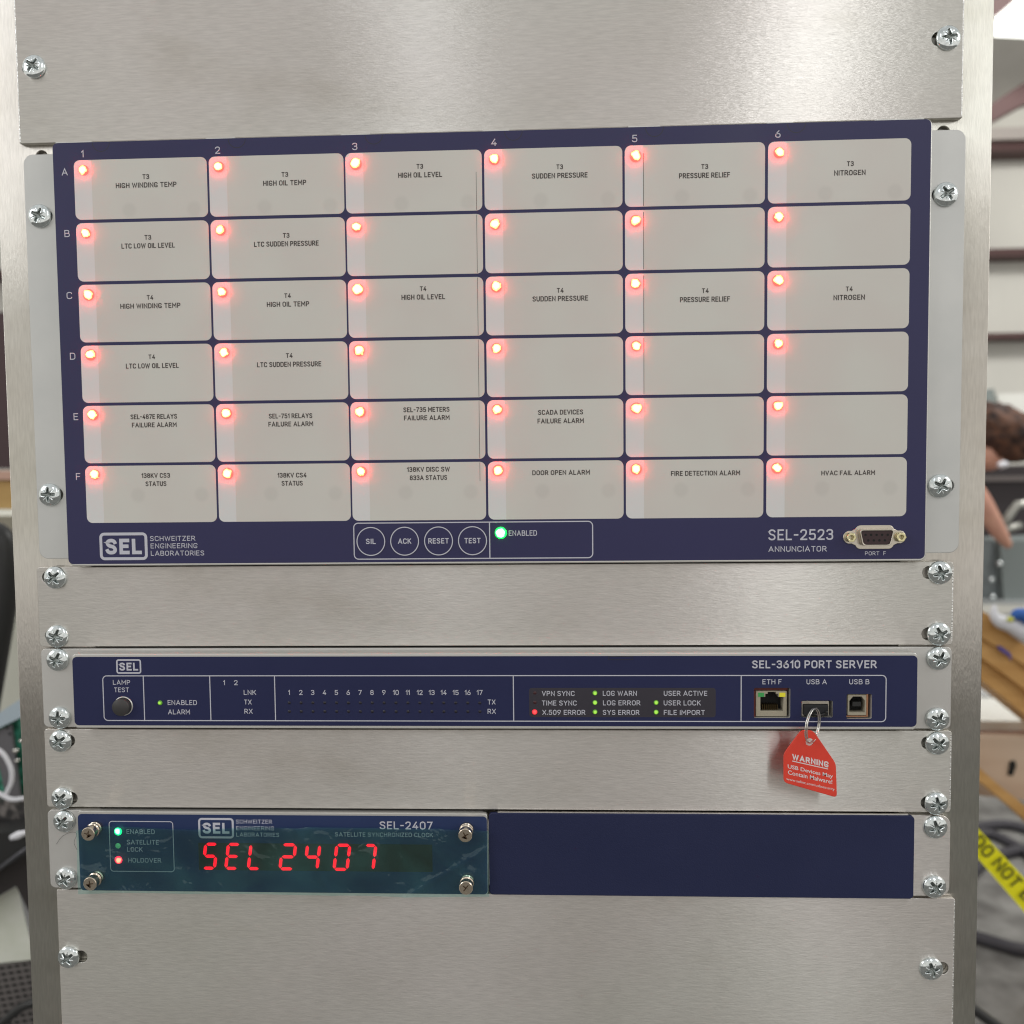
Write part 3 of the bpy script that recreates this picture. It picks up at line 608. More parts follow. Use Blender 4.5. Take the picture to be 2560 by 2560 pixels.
# ------------------------------------------------------------------ port server
PS = thing('port_server', 'slim navy port server with status lights and network and data sockets', 'server', (0, 0, 89.5))
o_ = (0, 89.5); PL = (0, 0, 89.5); YP = -8.0
obj('mounting_flange', plate([rrect(-242.0, 239.6, 89.9, 132.8, 2.8)], 0, 2.5, 0.3, off=o_), M_EAR, PS, PL)
obj('chassis', box(-218, 218, 2.6, 180, 90.5, 132), M_BODY, PS, (0, 0, 0))
holes = [rrect(136.6, 155.0, 98.0, 113.6, 0.8), rrect(160.7, 176.5, 98.35, 107.05, 0.6), rrect(183.4, 196.05, 97.6, 110.4, 0.8)]
obj('bezel', plate([rrect(-220.2, 218.6, 92.0, 131.6, 2.0)] + holes, YP, -0.05, 0.35, off=o_), M_BODY, PS, PL)
obj('front_overlay', plate([rrect(-220.0, 218.6, 93.5, 130.2, 2.4)] + holes, YP - 0.12, YP - 0.02, 0, off=o_), M_NAVY, PS, PL)
y = YP - 0.2
obj('status_window', flat([rrect(21.4, 117.2, 98.3, 113.6, 1.5)], y + 0.05, off=o_), M_STATUS, PS, PL)
lg = obj('logo', flat(frame(-196.3, -182.9, 121.2, 128.9, 1.3, 0.8), y, off=o_), M_TXT, PS, PL)
obj('lettering', text_mesh([('SEL', -189.6, 125.0, 10.2, 4.2, 0.21)], y, off=o_), M_TXT, lg, PL)
bx0, bx1, bz0, bz1, lw = -204.1, 203.3, 95.9, 120.3, 0.5
obj('panel_frame', flat(frame(bx0, bx1, bz0, bz1, 2.4, lw) + [rrect(d - .25, d + .25, bz0 + lw, bz1 - lw, 0) for d in (-182.0, -146.4, -111.9, 13.3, 130.1)], y, off=o_), M_TXT, PS, PL)
T = [('LAMP', -193.8, 116.6, 9.3, 2.5), ('TEST', -193.9, 112.6, 8.0, 2.5), ('ENABLED', -161.5, 105.8, 15.7, 2.6), ('ALARM', -163.4, 100.8, 11.8, 2.6), ('1', -138.8, 116.4, 0.9, 2.6), ('2', -132.5, 116.4, 2.0, 2.6),
     ('LNK', -125.2, 111.2, 6.6, 2.6), ('TX', -126.4, 106.1, 4.0, 2.6), ('RX', -126.2, 101.2, 4.4, 2.6), ('TX', 1.9, 106.2, 4.1, 2.6), ('RX', 1.9, 101.3, 4.3, 2.6),
     ('VPN SYNC', 36.5, 110.7, 16.9, 2.6), ('TIME SYNC', 37.0, 105.7, 18.0, 2.6), ('X.509 ERROR', 39.3, 100.8, 22.2, 2.6), ('LOG WARN', 68.2, 110.8, 17.5, 2.6), ('LOG ERROR', 69.1, 105.8, 19.2, 2.6), ('SYS ERROR', 68.8, 100.8, 18.8, 2.6),
     ('USER ACTIVE', 101.8, 110.8, 22.2, 2.6), ('USER LOCK', 100.1, 105.8, 18.9, 2.6), ('FILE IMPORT', 101.2, 100.8, 21.0, 2.6), ('ETH F', 145.7, 116.8, 9.7, 2.6), ('USB A', 168.2, 116.8, 10.2, 2.6), ('USB B', 189.6, 116.8, 10.1, 2.6)]
for k in range(17):
    wd = 0.85 if k == 0 else (1.8 if k < 9 else (2.0 if k == 10 else 3.1))
    T.append((str(k + 1), -104.4 + 6.26 * k, 111.2, wd, 2.6))
words('lettering', T, y, M_TXT, PS, 0.14)
words('title_lettering', [('SEL-3610 PORT SERVER', 166.9, 125.8, 62.6, 4.1)], y, M_TXT, PS, 0.17)
b_ = obj('lamp_test_button', lathe([(5.1, 0), (5.1, -0.5), (4.7, -0.6)], 40), M_BODY, PS, (-193.1, y, 104.0))
obj('cap', lathe([(4.6, 0), (4.6, -2.6), (4.2, -3.0), (0, -3.0)], 40), M_BUTTON, b_, (-193.4, y, 103.9))
sm = lathe([(1.25, 0), (1.15, -0.3), (0.7, -0.55), (0, -0.65)], 20)
sm2 = lathe([(1.4, 0), (1.3, -0.3), (0.8, -0.55), (0, -0.65)], 20)
for lx, lz in ((-173.4, 105.7), (86.8, 106.0), (86.8, 101.0), (55.4, 111.0), (55.4, 106.0), (55.4, 101.1)):
    obj('indicator_lamp', sm, M_LEDG2, PS, (lx, y, lz))
obj('indicator_lamp', sm2, M_LEDR2, PS, (24.2, y, 101.0))
dk = mat('unlit_lens', (0.012, 0.010, 0.020), 0.3); dk2 = mat('unlit_red_lens', (0.05, 0.012, 0.016), 0.3)
dots = lathe([(0.8, 0), (0.55, -0.2), (0, -0.28)], 12)
for k in range(17):
    for lz in (105.7, 101.1):
        tag(obj('unlit_lamp', dots, dk, PS, (-104.4 + 6.26 * k, y, lz)), group=None)
dots2 = lathe([(0.9, 0), (0.6, -0.2), (0, -0.28)], 12)
for lz in (111.0, 106.0): obj('unlit_lamp', dots2, dk2, PS, (24.4, y, lz))
obj('release_tab', flat(frame(62.4, 75.0, 128.2, 130.1, 0.5, 0.25), y, off=o_), M_DARK, PS, PL)
for sx, sz in ((-232.4, 127.0), (-232.6, 95.25), (232.5, 127.0), (232.4, 95.25)): screw(PS, sx, sz)
# network socket
yc = YP + 1.0
e_ = obj('network_socket', plate([rrect(138.0, 153.6, 98.5, 111.6, 0.4), [(140.2, 101.2), (151.9, 101.2), (151.9, 108.6), (149.2, 108.6), (149.2, 110.2), (148.0, 110.2), (148.0, 111.2), (143.9, 111.2), (143.9, 110.2), (142.7, 110.2), (142.7, 108.6), (140.2, 108.6)]], yc, yc + 6, 0.1, off=(146, 98)), M_BEIGE, PS, (146, 0, 98))
obj('cavity', box(136.2, 155.4, yc + 6.1, yc + 6.6, 97.5, 114.2), M_BLACK, e_, (0, 0, 0))
obj('pin', plate([rrect(141.6 + 1.05 * k, 141.95 + 1.05 * k, 101.3, 104.2, 0) for k in range(8)], yc + 1.5, yc + 5.0, 0, off=(146, 98)), mat('gold_pin', (0.10, 0.07, 0.03), 0.35, 0.8), e_, (146, 0, 98))
obj('green_lens', box(139.0, 142.0, yc - 0.2, yc + 1, 108.7, 110.8), mat('link_green', (0.03, 0.22, 0.06), 0.3, emit=(0.05, 0.35, 0.08), estr=0.25), e_, (0, 0, 0))
obj('yellow_lens', box(149.8, 152.8, yc - 0.2, yc + 1, 108.7, 110.8), mat('link_yellow', (0.55, 0.5, 0.03), 0.3, emit=(0.6, 0.55, 0.02), estr=0.35), e_, (0, 0, 0))
obj('board_edge', box(136.65, 154.4, yc + 1.4, yc + 3, 111.7, 113.55), M_REDB, e_, (0, 0, 0))
obj('board_side', box(136.65, 137.9, yc + 0.6, yc + 2, 98.1, 111.6), M_REDB, e_, (0, 0, 0))
# usb a socket with the plug in it
u = obj('usb_socket', plate([rrect(161.0, 174.8, 99.0, 106.6, 0.4), rrect(161.6, 174.2, 99.6, 105.0, 0.3)], YP + 0.6, YP + 6, 0.1, off=(168, 99)), M_SHELL, PS, (168, 0, 99))
obj('cavity', box(160.3, 176.9, YP + 6.1, YP + 6.6, 97.9, 107.6), M_BLACK, u, (0, 0, 0))
# usb b socket
u = obj('square_usb_socket', plate([rrect(184.3, 193.6, 99.2, 109.9, 0.3), [(185.1, 100.6), (193.0, 100.6), (193.0, 106.6), (191.2, 108.9), (186.9, 108.9), (185.1, 106.6)]], YP + 0.7, YP + 6, 0.1, off=(190, 99)), M_BEIGE, PS, (190, 0, 99))
obj('tongue', box(187.0, 191.2, YP + 1.6, YP + 6, 103.6, 105.9), M_DARK, u, (0, 0, 0))
obj('cavity', box(183.2, 196.3, YP + 6.1, YP + 6.6, 97.4, 110.6), M_BLACK, u, (0, 0, 0))
obj('copper_strip', box(193.8, 194.7, YP + 1.2, YP + 5, 98.3, 110.2), M_COPPER, u, (0, 0, 0))
obj('copper_strip', box(183.6, 193.7, YP + 1.0, YP + 5, 98.3, 98.9), M_COPPER, u, (0, 0, 0))

# ------------------------------------------------------------------ clock
CK = thing('satellite_clock', 'slim clock with red digital display half covered by teal protective film', 'clock', (-112, 0, 0.5))
o_ = (-112, 0.5); CL = (-112, 0, 0.5); YK = -3.0
obj('mounting_flange', plate([rrect(-242.0, -2.2, 0.6, 44.2, 3.0)], 0, 2.5, 0.3, off=o_), M_EAR, CK, CL)
obj('chassis', box(-215, -4, 2.6, 180, 2, 43), M_BODY, CK, (0, 0, 0))
obj('bezel', plate([rrect(-223.4, -1.5, 0.9, 44.6, 1.6)], YK, -0.05, 0.2, off=o_), M_BODY, CK, CL)
obj('front_overlay', plate([rrect(-223.3, -1.7, 0.95, 43.3, 2.2)], YK - 0.12, YK - 0.02, 0, off=o_), mottle(mat('clock_overlay', (0.02, 0.04, 0.11), 0.45, spec=0.35), (0.018, 0.034, 0.105), (0.021, 0.038, 0.115), (14, 14, 14), rvar=(0.36, 0.55)), CK, CL)
y = YK - 0.2
obj('lamp_frame', flat(frame(-206.3, -170.9, 11.6, 39.6, 1.8, 0.4), y, off=o_), M_TXT, CK, CL)
lg = obj('logo', flat(frame(-157.2, -137.8, 30.4, 41.6, 2.0, 1.1), y, off=o_), M_TXT, CK, CL)
obj('lettering', text_mesh([('SEL', -147.5, 36.0, 14.6, 6.0, 0.22), ('SCHWEITZER', -126.8, 39.7, 19.6, 2.2), ('ENGINEERING', -126.2, 36.1, 20.7, 2.2), ('LABORATORIES', -124.9, 32.6, 23.3, 2.2)], y, 0.13, off=o_), M_TXT, lg, CL)
words('lettering', [('ENABLED', -188.9, 33.8, 15.5, 2.5), ('SATELLITE', -187.9, 28.0, 17.6, 2.5), ('LOCK', -192.4, 24.0, 8.5, 2.5), ('HOLDOVER', -187.2, 18.0, 18.2, 2.5), ('SEL-2407', -44.8, 38.2, 28.4, 4.3, 0.15), ('SATELLITE SYNCHRONIZED CLOCK', -56.8, 33.1, 52.5, 2.3)], y, M_TXT, CK, 0.13)
sd = lathe([(2.1, 0), (1.9, -0.3), (1.3, -0.45), (0, -0.5)], 24); sdh = sd.copy(); sd2 = lathe([(1.5, 0), (1.3, -0.25), (0, -0.35)], 24)
obj('enabled_lamp', sd, M_LEDG3, CK, (-201.3, y, 33.8)); obj('lock_lamp', sd2, M_LENSG, CK, (-201.6, y, 25.9)); obj('holdover_lamp', sdh, M_LEDH, CK, (-201.6, y, 18.1))
dp = obj('display', flat([rrect(-157.5, -31.0, 12.9, 27.9, 0.2)], y + 0.02, off=o_), mat('display_window', (0.024, 0.018, 0.006), 0.35), CK, CL)
# seven segment digits
def seg_poly(p, q, w):
    p, q = Vector(p), Vector(q); d = (q - p).normalized(); n_ = Vector((-d.y, d.x)); g = 0.32
    p2, q2 = p + d * g, q - d * g
    return [(v.x, v.y) for v in (p2, p2 + d * w * .6 + n_ * w * .5, q2 - d * w * .6 + n_ * w * .5, q2, q2 - d * w * .6 - n_ * w * .5, p2 + d * w * .6 - n_ * w * .5)]
SH = 0.14
def digit(ch, cxx, czz, w, h):
    def P(u_, v_): return (cxx + (u_ - .5) * w + (v_ - .5) * h * SH, czz + (v_ - .5) * h)
    seg = dict(a=((0, 1), (1, 1)), b=((1, 1), (1, .5)), c=((1, .5), (1, 0)), d=((0, 0), (1, 0)), e=((0, .5), (0, 0)), f=((0, 1), (0, .5)), g=((0, .5), (1, .5)))
    on = {'S': 'afgcd', 'E': 'afged', 'L': 'fed', '2': 'abged', '4': 'fgbc', '0': 'abcdef', '7': 'abc'}[ch]
    return [seg_poly(P(*seg[s][0]), P(*seg[s][1]), 1.65) for s in on]
for ch, cxx, w_ in (('S', -151.2, 6.2), ('E', -138.8, 6.2), ('L', -126.6, 6.0), ('2', -108.9, 7.0), ('4', -95.6, 6.6), ('0', -79.6, 7.0), ('7', -64.9, 5.6)):
    obj('lit_digit', flat(digit(ch, cxx, 20.6, w_, 13.2), y - 0.06, off=o_), M_SEG, dp, CL)
# thumbscrews
ts = lathe([(3.7, 0), (3.7, -1.6), (3.2, -1.9), (3.2, -2.6), (3.7, -2.9), (3.7, -3.5), (3.1, -3.9), (3.1, -4.6), (3.6, -5.0), (3.6, -8.0), (3.3, -8.3), (0, -8.3)], 40)
for k, (tx, tz) in enumerate(((-12.5, 36.6), (-12.5, 8.6), (-213.2, 35.9), (-213.2, 8.8))):
    t_ = obj('thumbscrew', ts, M_NICKEL, CK, (tx, y, tz))
    for p_ in ts.polygons: p_.use_smooth = False
    a = 0.5 + 0.4 * k
    cross = [[(0.35 * math.cos(a + s1) + L1 * math.cos(a + s2), 0.35 * math.sin(a + s1) + L1 * math.sin(a + s2)) for s1, s2, L1 in ()] for _ in ()]
    loops = []
    for q in range(2):
        aa = a + q * math.pi / 2; dx, dz = math.cos(aa), math.sin(aa)
        for s_ in (-1, 1):
            loops.append([(s_ * (0.2 * dx) - .35 * dz, s_ * (.2 * dz) + .35 * dx), (s_ * 2.0 * dx - .25 * dz, s_ * 2.0 * dz + .25 * dx), (s_ * 2.0 * dx + .25 * dz, s_ * 2.0 * dz - .25 * dx), (s_ * .2 * dx + .35 * dz, s_ * .2 * dz - .35 * dx)])
    obj('cross_recess', flat(loops, -8.34), mat('recess_bronze', (0.16, 0.11, 0.07), 0.35, 0.9) if k == 0 else bpy.data.materials['recess_bronze'], t_, (tx, y, tz))
for sx, sz in ((-232.4, 38.1), (-232.6, 6.35)): screw(CK, sx, sz)
# protective film
def film_mesh():
    nx, nz = 150, 34; bm = bmesh.new(); g = []
    x0, x1 = -223.9, -0.9
    for i in range(nx + 1):
        x = x0 + (x1 - x0) * i / nx
        top = 36.6 + 0.9 * math.sin(x * 0.055 + 1.2) * (1 if x < -120 else 0.3) + (0.6 if -100 < x < -25 else 0)
        if x < -212: top -= (-212 - x) * 0.25
        if x > -10: top -= (x + 10) * 0.12
        bot = 0.3 - 0.9 * max(0, (-205 - x) / 19) - (0.5 * max(0, math.sin((x + 100) * 0.03)) if x > -100 else 0)
        rowv = []
        for j in range(nz + 1):
            z = bot + (top - bot) * j / nz
            yy = -3.75 - 0.5 * (math.sin(x * 0.11 + z * 0.16) * 0.5 + 0.5) - 0.35 * abs(math.sin(x * 0.045 - z * 0.11))
            for tx, tz in ((-12.5, 36.6), (-12.5, 8.6), (-213.2, 35.9), (-213.2, 8.8)):
                d = math.hypot(x - tx, z - tz); yy -= 1.1 * math.exp(-(d / 6.5) ** 2)
            yy -= 0.5 * math.exp(-((x + 85 + z * 0.5) / 2.2) ** 2) + 0.5 * math.exp(-((x + 45 - z * 1.6) / 2.5) ** 2)
            rowv.append(bm.verts.new((x * MM, yy * MM, z * MM)))
        g.append(rowv)
    for i in range(nx):
        for j in range(nz): bm.faces.new((g[i][j], g[i + 1][j], g[i + 1][j + 1], g[i][j + 1]))
    return bm_mesh(bm, smooth=True)
MF = bpy.data.materials.new('teal_film'); MF.use_nodes = True; n_ = MF.node_tree.nodes; n_.clear()
mo = n_.new('ShaderNodeOutputMaterial'); tr = n_.new('ShaderNodeBsdfTransparent'); df = n_.new('ShaderNodeBsdfDiffuse'); gl = n_.new('ShaderNodeBsdfGlossy')
m1 = n_.new('ShaderNodeMixShader'); m2 = n_.new('ShaderNodeMixShader'); fr = n_.new('ShaderNodeFresnel'); fr.inputs[0].default_value = 1.5
tr.inputs[0].default_value = (0.80, 1.0, 0.98, 1); df.inputs[0].default_value = (0.13, 0.40, 0.38, 1); gl.inputs['Roughness'].default_value = 0.12
gl.inputs[0].default_value = (0.8, 1, 0.98, 1)
m1.inputs[0].default_value = 0.12
tcv = n_.new('ShaderNodeTexCoord'); nv = n_.new('ShaderNodeTexNoise'); nv.inputs['Scale'].default_value = 26; nv.inputs['Detail'].default_value = 3; nv.inputs['Distortion'].default_value = 0.8
mv = n_.new('ShaderNodeMapRange'); mv.inputs['From Min'].default_value = 0.35; mv.inputs['From Max'].default_value = 0.65; mv.inputs['To Min'].default_value = 0.03; mv.inputs['To Max'].default_value = 0.12
MF.node_tree.links.new(tcv.outputs['Object'], nv.inputs['Vector']); MF.node_tree.links.new(nv.outputs['Fac'], mv.inputs['Value']); MF.node_tree.links.new(mv.outputs[0], m1.inputs[0])
tcf = n_.new('ShaderNodeTexCoord'); nf = n_.new('ShaderNodeTexNoise'); nf.inputs['Scale'].default_value = 55; nf.inputs['Detail'].default_value = 2; nf.inputs['Distortion'].default_value = 1.2
bf = n_.new('ShaderNodeBump'); bf.inputs['Strength'].default_value = 0.9; bf.inputs['Distance'].default_value = 0.002
MF.node_tree.links.new(tcf.outputs['Object'], nf.inputs['Vector']); MF.node_tree.links.new(nf.outputs['Fac'], bf.inputs['Height']); MF.node_tree.links.new(bf.outputs[0], gl.inputs['Normal'])
for a, b in ((tr.outputs[0], m1.inputs[1]), (df.outputs[0], m1.inputs[2]), (m1.outputs[0], m2.inputs[1]), (gl.outputs[0], m2.inputs[2]), (fr.outputs[0], m2.inputs[0]), (m2.outputs[0], mo.inputs[0])): MF.node_tree.links.new(a, b)
fo = obj('protective_film', film_mesh(), MF, None, (0, 0, 0))
tag(fo, 'wrinkled see-through teal protective film stuck over the front of the digital clock', 'film')

# blank half next to the clock
NB = thing('blank_cover', 'plain dark navy cover plate beside the digital clock', 'cover plate', (110, 0, 0.5))
o_ = (110, 0.5); NL = (110, 0, 0.5)
obj('mounting_flange', plate([rrect(-1.6, 240.4, 0.8, 44.0, 5.0)], 0, 2.5, 0.3, off=o_), M_ALU, NB, NL)
obj('cover', plate([rrect(-0.9, 220.9, 0.45, 44.7, 2.2)], -2.4, -0.03, 0.25, off=o_), mottle(mat('textured_navy', (0.02, 0.024, 0.06), 0.6, spec=0.3), (0.015, 0.020, 0.064), (0.018, 0.023, 0.071), (14, 14, 14), rvar=(0.45, 0.68), bump=0.9, bscale=(1500, 1500, 1500), bdist=0.0001), NB, NL)
obj('top_lip', box(4, 218, -1.6, -0.1, 44.75, 45.3), M_ALU, NB, (0, 0, 0))
for sx, sz in ((232.4, 38.1), (232.2, 6.35)): screw(NB, sx, sz)

# ------------------------------------------------------------------ usb plug, ring and warning tag
UP = thing('usb_plug', 'small dark plug sitting in the middle data socket holding the key ring', 'plug', (167.5, -8, 101))
obj('housing', box(161.7, 174.1, -9.0, -2.6, 99.3, 104.8, bevel=0.5), mat('matt_black', (0.012, 0.012, 0.014), 0.7), UP, (0, 0, 0))
pth = [(169.0 + 3.6 * math.cos(t), -10.6 - 1.2 * math.sin(t), 102.0 + 2.1 * math.sin(t)) for t in [math.radians(a) for a in range(-200, 25, 15)]]
obj('loop', tube(pth, 0.7, 8), M_DARK, UP, (0, 0, 0))
ring_pts = []
for k in range(64):
    t = 2 * math.pi * k / 64
    a = Vector((math.cos(t) * 4.9, math.cos(t) * 6.5 , math.sin(t) * 8.6))
    ring_pts.append((163.6 + a.x + 0.06 * a.z, -15.5 + a.y * 0.8, 96.3 + a.z))
ME_R = tube(ring_pts, 0.36, 8, closed=True)
kr = obj('key_ring', ME_R, M_STEEL, None, (0, 0, 0)); tag(kr, 'thin split steel ring joining the red tag to the plug', 'key ring')
ring2 = [(p[0] + 0.75, p[1] - 0.35, p[2] + 0.25) for p in ring_pts]
obj('second_coil', tube(ring2[-22:] + ring2[:40], 0.34, 8), M_STEEL, kr, (0, 0, 0))
TG = thing('warning_tag', 'red plastic warning tag with white lettering hanging from the ring', 'tag', (163.2, -14, 59))
tpts = [(150.3, 68.3), (150.1, 81.2), (158.2, 92.2), (160.4, 93.6), (163.2, 93.9), (165.4, 92.6), (176.2, 76.6), (176.9, 61.2)]
def round_poly(pts, r):
    o2 = []
    for i in range(len(pts)):
        p0, p1, p2 = Vector(pts[i - 1]), Vector(pts[i]), Vector(pts[(i + 1) % len(pts)])
        ra = min(r, (p0 - p1).length * .45, (p2 - p1).length * .45)
        a = p1 + (p0 - p1).normalized() * ra; b = p1 + (p2 - p1).normalized() * ra
        for k in range(6): t = k / 5; q = a * (1 - t) ** 2 + p1 * 2 * t * (1 - t) + b * t * t; o2.append((q.x, q.y))
    return o2
tp = round_poly([(150.25, 66.6), (150.1, 81.4), (158.9, 93.7), (164.9, 93.3), (176.3, 76.4), (177.0, 58.8)], 2.2)
MT = mottle(mat('red_plastic', (0.6, 0.03, 0.02), 0.38), (0.72, 0.050, 0.028), (0.80, 0.062, 0.034), (60, 60, 60))
obj('body', plate([tp, circ(163.1, 87.4, 1.95, 24)], -14.0, -13.2, 0.2, off=(163.2, 59)), MT, TG, (163.2, 0, 59))
def slanted(items, y, bold):
    """lettering along the tag's own slant (about 13.5 degrees down to the right)"""
    vs, fs = [], []
    for s_, cx_, cz_, w_, h_, bd in items:
        mm_ = (text_mesh([(s_, 0, 0, w_, h_)], 0, bd) if s_.isupper() else bfont_mesh([(s_, 0, 0, w_, h_)], 0, bd)); k = len(vs)
        for v in mm_.vertices:
            vs.append(((cx_ - 163.2) * MM + v.co.x, y * MM + v.co.y, (cz_ - 59) * MM + v.co.z - v.co.x * 0.225))
        for p in mm_.polygons: fs.append([i + k for i in p.vertices])
        bpy.data.meshes.remove(mm_)
    me = bpy.data.meshes.new('lettering'); me.from_pydata(vs, [], fs); me.update(); return me
M_TW = mat('white_print', (0.78, 0.72, 0.72), 0.5)
tb = obj('lettering', slanted([('WARNING', 163.5, 77.9, 18.2, 3.0, 0.21), ('USB Devices May', 163.5, 72.2, 22.6, 2.6, 0.012), ('Contain Malware!', 163.4, 69.5, 22.2, 2.2, 0.012), ('www.selinc.com/usbsecurity', 163.6, 65.7, 24.2, 1.8, 0.0)], -14.08, 0.04), M_TW, TG, (163.2, 0, 59))
obj('underline', flat([[(154.4, 77.95), (154.4, 77.5), (172.3, 73.45), (172.3, 73.9)]], -14.08, off=(163.2, 59)), M_TW, TG, (163.2, 0, 59))
# stray hair
hr = obj('stray_hair', tube(spline([(-237.5, -0.4, 25.2), (-234, -0.6, 29.5), (-229, -0.9, 32.0), (-224, -3.6, 32.6), (-225.2, -4.2, 28), (-223.6, -4.4, 24.0)], 6), 0.07, 5), M_DARK)
tag(hr, 'fine dark hair stuck on the flange at the left end of the clock', 'hair')

# ------------------------------------------------------------------ the hall behind the rack
def pt(px, py, Y):
    """measured point of the 2560 px photograph brought to depth Y (mm)"""
    d = RC @ Vector(((px - 1280) / FPX, 1.0, -(py - 1280) / FPX)); t = (Y - CAM.y) / d.y
    return CAM + d * t
FL = -1000.0
def prism(pix, Y, thick, tilt=0.0):
    """outline measured at depth Y, given a real thickness"""
    bm = bmesh.new(); f = [pt(a, b, Y) for a, b in pix]
    A = [bm.verts.new(Vector((p.x, p.y, p.z)) * MM) for p in f]; B = [bm.verts.new(Vector((p.x, p.y + thick, p.z)) * MM) for p in f]
    bm.faces.new(A); bm.faces.new(B[::-1]); n = len(A)
    for i in range(n): bm.faces.new((A[i], A[(i + 1) % n], B[(i + 1) % n], B[i]))
    return bm_mesh(bm)
fm = mottle(mat('concrete', (0.2, 0.2, 0.19), 0.7), (0.10, 0.095, 0.088), (0.25, 0.245, 0.23), (9, 9, 9), 0.35, 0.65, 8)
fl = obj('floor', box(-9000, 9000, -5000, 8000, FL - 60, FL), fm); tag(fl, kind='structure')
wl = thing('metal_wall', 'pale metal hall wall with dark red-brown horizontal girts', 'wall', (0, 6400, FL))
obj('sheet', box(-8000, 9000, 6400, 6460, FL, 3050), mottle(mat('wall_sheet', (0.7, 0.7, 0.64), 0.6), (0.62, 0.61, 0.56), (0.70, 0.69, 0.63), (1.2, 1.2, .3)), wl, (0, 0, 0))
M_GIRT = mat('red_oxide_steel', (0.085, 0.04, 0.038), 0.6)
for pa, pb in ((345, 378), (621, 640), (832, 846)):
    za, zb = pt(2500, pa, 6200).z, pt(2500, pb, 6200).z
    obj('girt', box(-8000, 9000, 6200, 6395, zb, za), M_GIRT, wl, (0, 0, 0))
za, zb = pt(2500, 312, 6100).z, pt(2500, 342, 6100).z
obj('pale_girt', box(-8000, 9000, 6150, 6395, zb, za), mat('pale_steel', (0.45, 0.41, 0.38), .5), wl, (0, 0, 0))
rf = thing('hall_roof', 'pale sloping roof with dark red-brown rafters and a bright skylight', 'roof', (4500, 6100, 3000))
def quad_slab(p, thick=60):
    bm = bmesh.new(); A = [bm.verts.new(Vector(q) * MM) for q in p]; B = [bm.verts.new((Vector(q) + Vector((0, 0, thick))) * MM) for q in p]
    bm.faces.new(A); bm.faces.new(B[::-1])
    for i in range(4): bm.faces.new((A[i], A[(i + 1) % 4], B[(i + 1) % 4], B[i]))
    return bm_mesh(bm)
obj('roof_sheet', quad_slab([(1200, 6450, 3060), (9000, 6450, 3060), (9000, 3400, 3800), (1200, 3400, 3800)]), mottle(mat('roof_sheet', (0.6, 0.6, 0.56), .6), (0.50, 0.49, 0.45), (0.60, 0.59, 0.56), (1, 1, 1)), rf, (0, 0, 0))
obj('skylight', prism([(2484, 20), (2700, -60), (2700, 96), (2484, 84)], 4600, 30), mat('skylight', (0.8, 0.8, 0.8), .5, emit=(1, 1, 0.93), estr=2.2), rf, (0, 0, 0))
obj('rafter', prism([(2470, 55), (2470, 10), (2530, -40), (2560, -20)], 4500, 80), M_GIRT, rf, (0, 0, 0))
obj('rafter', prism([(2440, 285), (2440, 325), (2640, 215), (2640, 155)], 4900, 120), M_GIRT, rf, (0, 0, 0))

M_WOOD = mottle(mat('pine_timber', (0.5, 0.27, 0.08), 0.6), (0.50, 0.26, 0.075), (0.62, 0.35, 0.12), (3, 40, 30), bump=0.2, bscale=(20, 20, 300), bdist=0.001)
M_PLY = mottle(mat('plywood', (0.5, 0.38, 0.28), 0.65), (0.50, 0.37, 0.27), (0.58, 0.45, 0.34), (3, 3, 20))
tb_ = thing('timber_workbench', 'orange pine workbench edge beside the right rail of the rack', 'workbench', tuple(pt(2520, 1900, 1300)))
obj('top_board', prism([(2400, 1495), (2462, 1531), (2560, 1600), (2640, 1655), (2640, 1725), (2560, 1662), (2462, 1598), (2400, 1560)], 1300, 160), M_WOOD, tb_, (0, 0, 0))
obj('side_board', prism([(2400, 1562), (2462, 1600), (2560, 1664), (2640, 1727), (2640, 1800), (2560, 1722), (2462, 1650), (2400, 1610)], 1310, 130), M_WOOD, tb_, (0, 0, 0))
obj('lower_board', prism([(2400, 1612), (2462, 1652), (2560, 1724), (2640, 1802), (2640, 1850), (2560, 1785), (2459, 1705), (2400, 1660)], 1325, 110), M_WOOD, tb_, (0, 0, 0))
obj('brace', prism([(2400, 1880), (2455, 1925), (2500, 1965), (2560, 2012), (2640, 2080), (2640, 2120), (2560, 2046), (2455, 1958), (2400, 1925)], 1250, 60), M_WOOD, tb_, (0, 0, 0))
obj('plywood_shelf', prism([(2380, 1842), (2640, 1846), (2640, 2040), (2560, 2000), (2455, 1990), (2380, 1960)], 1330, 25), M_PLY, tb_, (0, 0, 0))
obj('leg', box(pt(2660, 1700, 1340).x, pt(2660, 1700, 1340).x + 90, 1340, 1430, FL, pt(2660, 1700, 1340).z), M_WOOD, tb_, (0, 0, 0))
obj('slot', prism([(2526, 1905), (2538, 1902), (2541, 1915), (2532, 1940), (2521, 1938)], 1326, 3), M_BLACK, tb_, (0, 0, 0))
obj('blue_mark', prism([(2494, 1614), (2502, 1616), (2527, 1634), (2529, 1652), (2522, 1640), (2498, 1624)], 1296, 3), mat('blue_marker', (0.06, 0.06, 0.35), .5), tb_, (0, 0, 0))
al = thing('aluminium_extrusions', 'stack of pale aluminium bars lying behind the timber workbench', 'metal bars', tuple(pt(2500, 1835, 1700)))
for a, b in ((1712, 1743), (1752, 1780), (1788, 1800)):
    obj('bar', prism([(2380, a), (2700, a), (2700, b), (2380, b)], 1700, 120), mat('bar_alu', (0.62, 0.63, 0.65), .4, .5) if a == 1712 else bpy.data.materials['bar_alu'], al, (0, 0, 0))
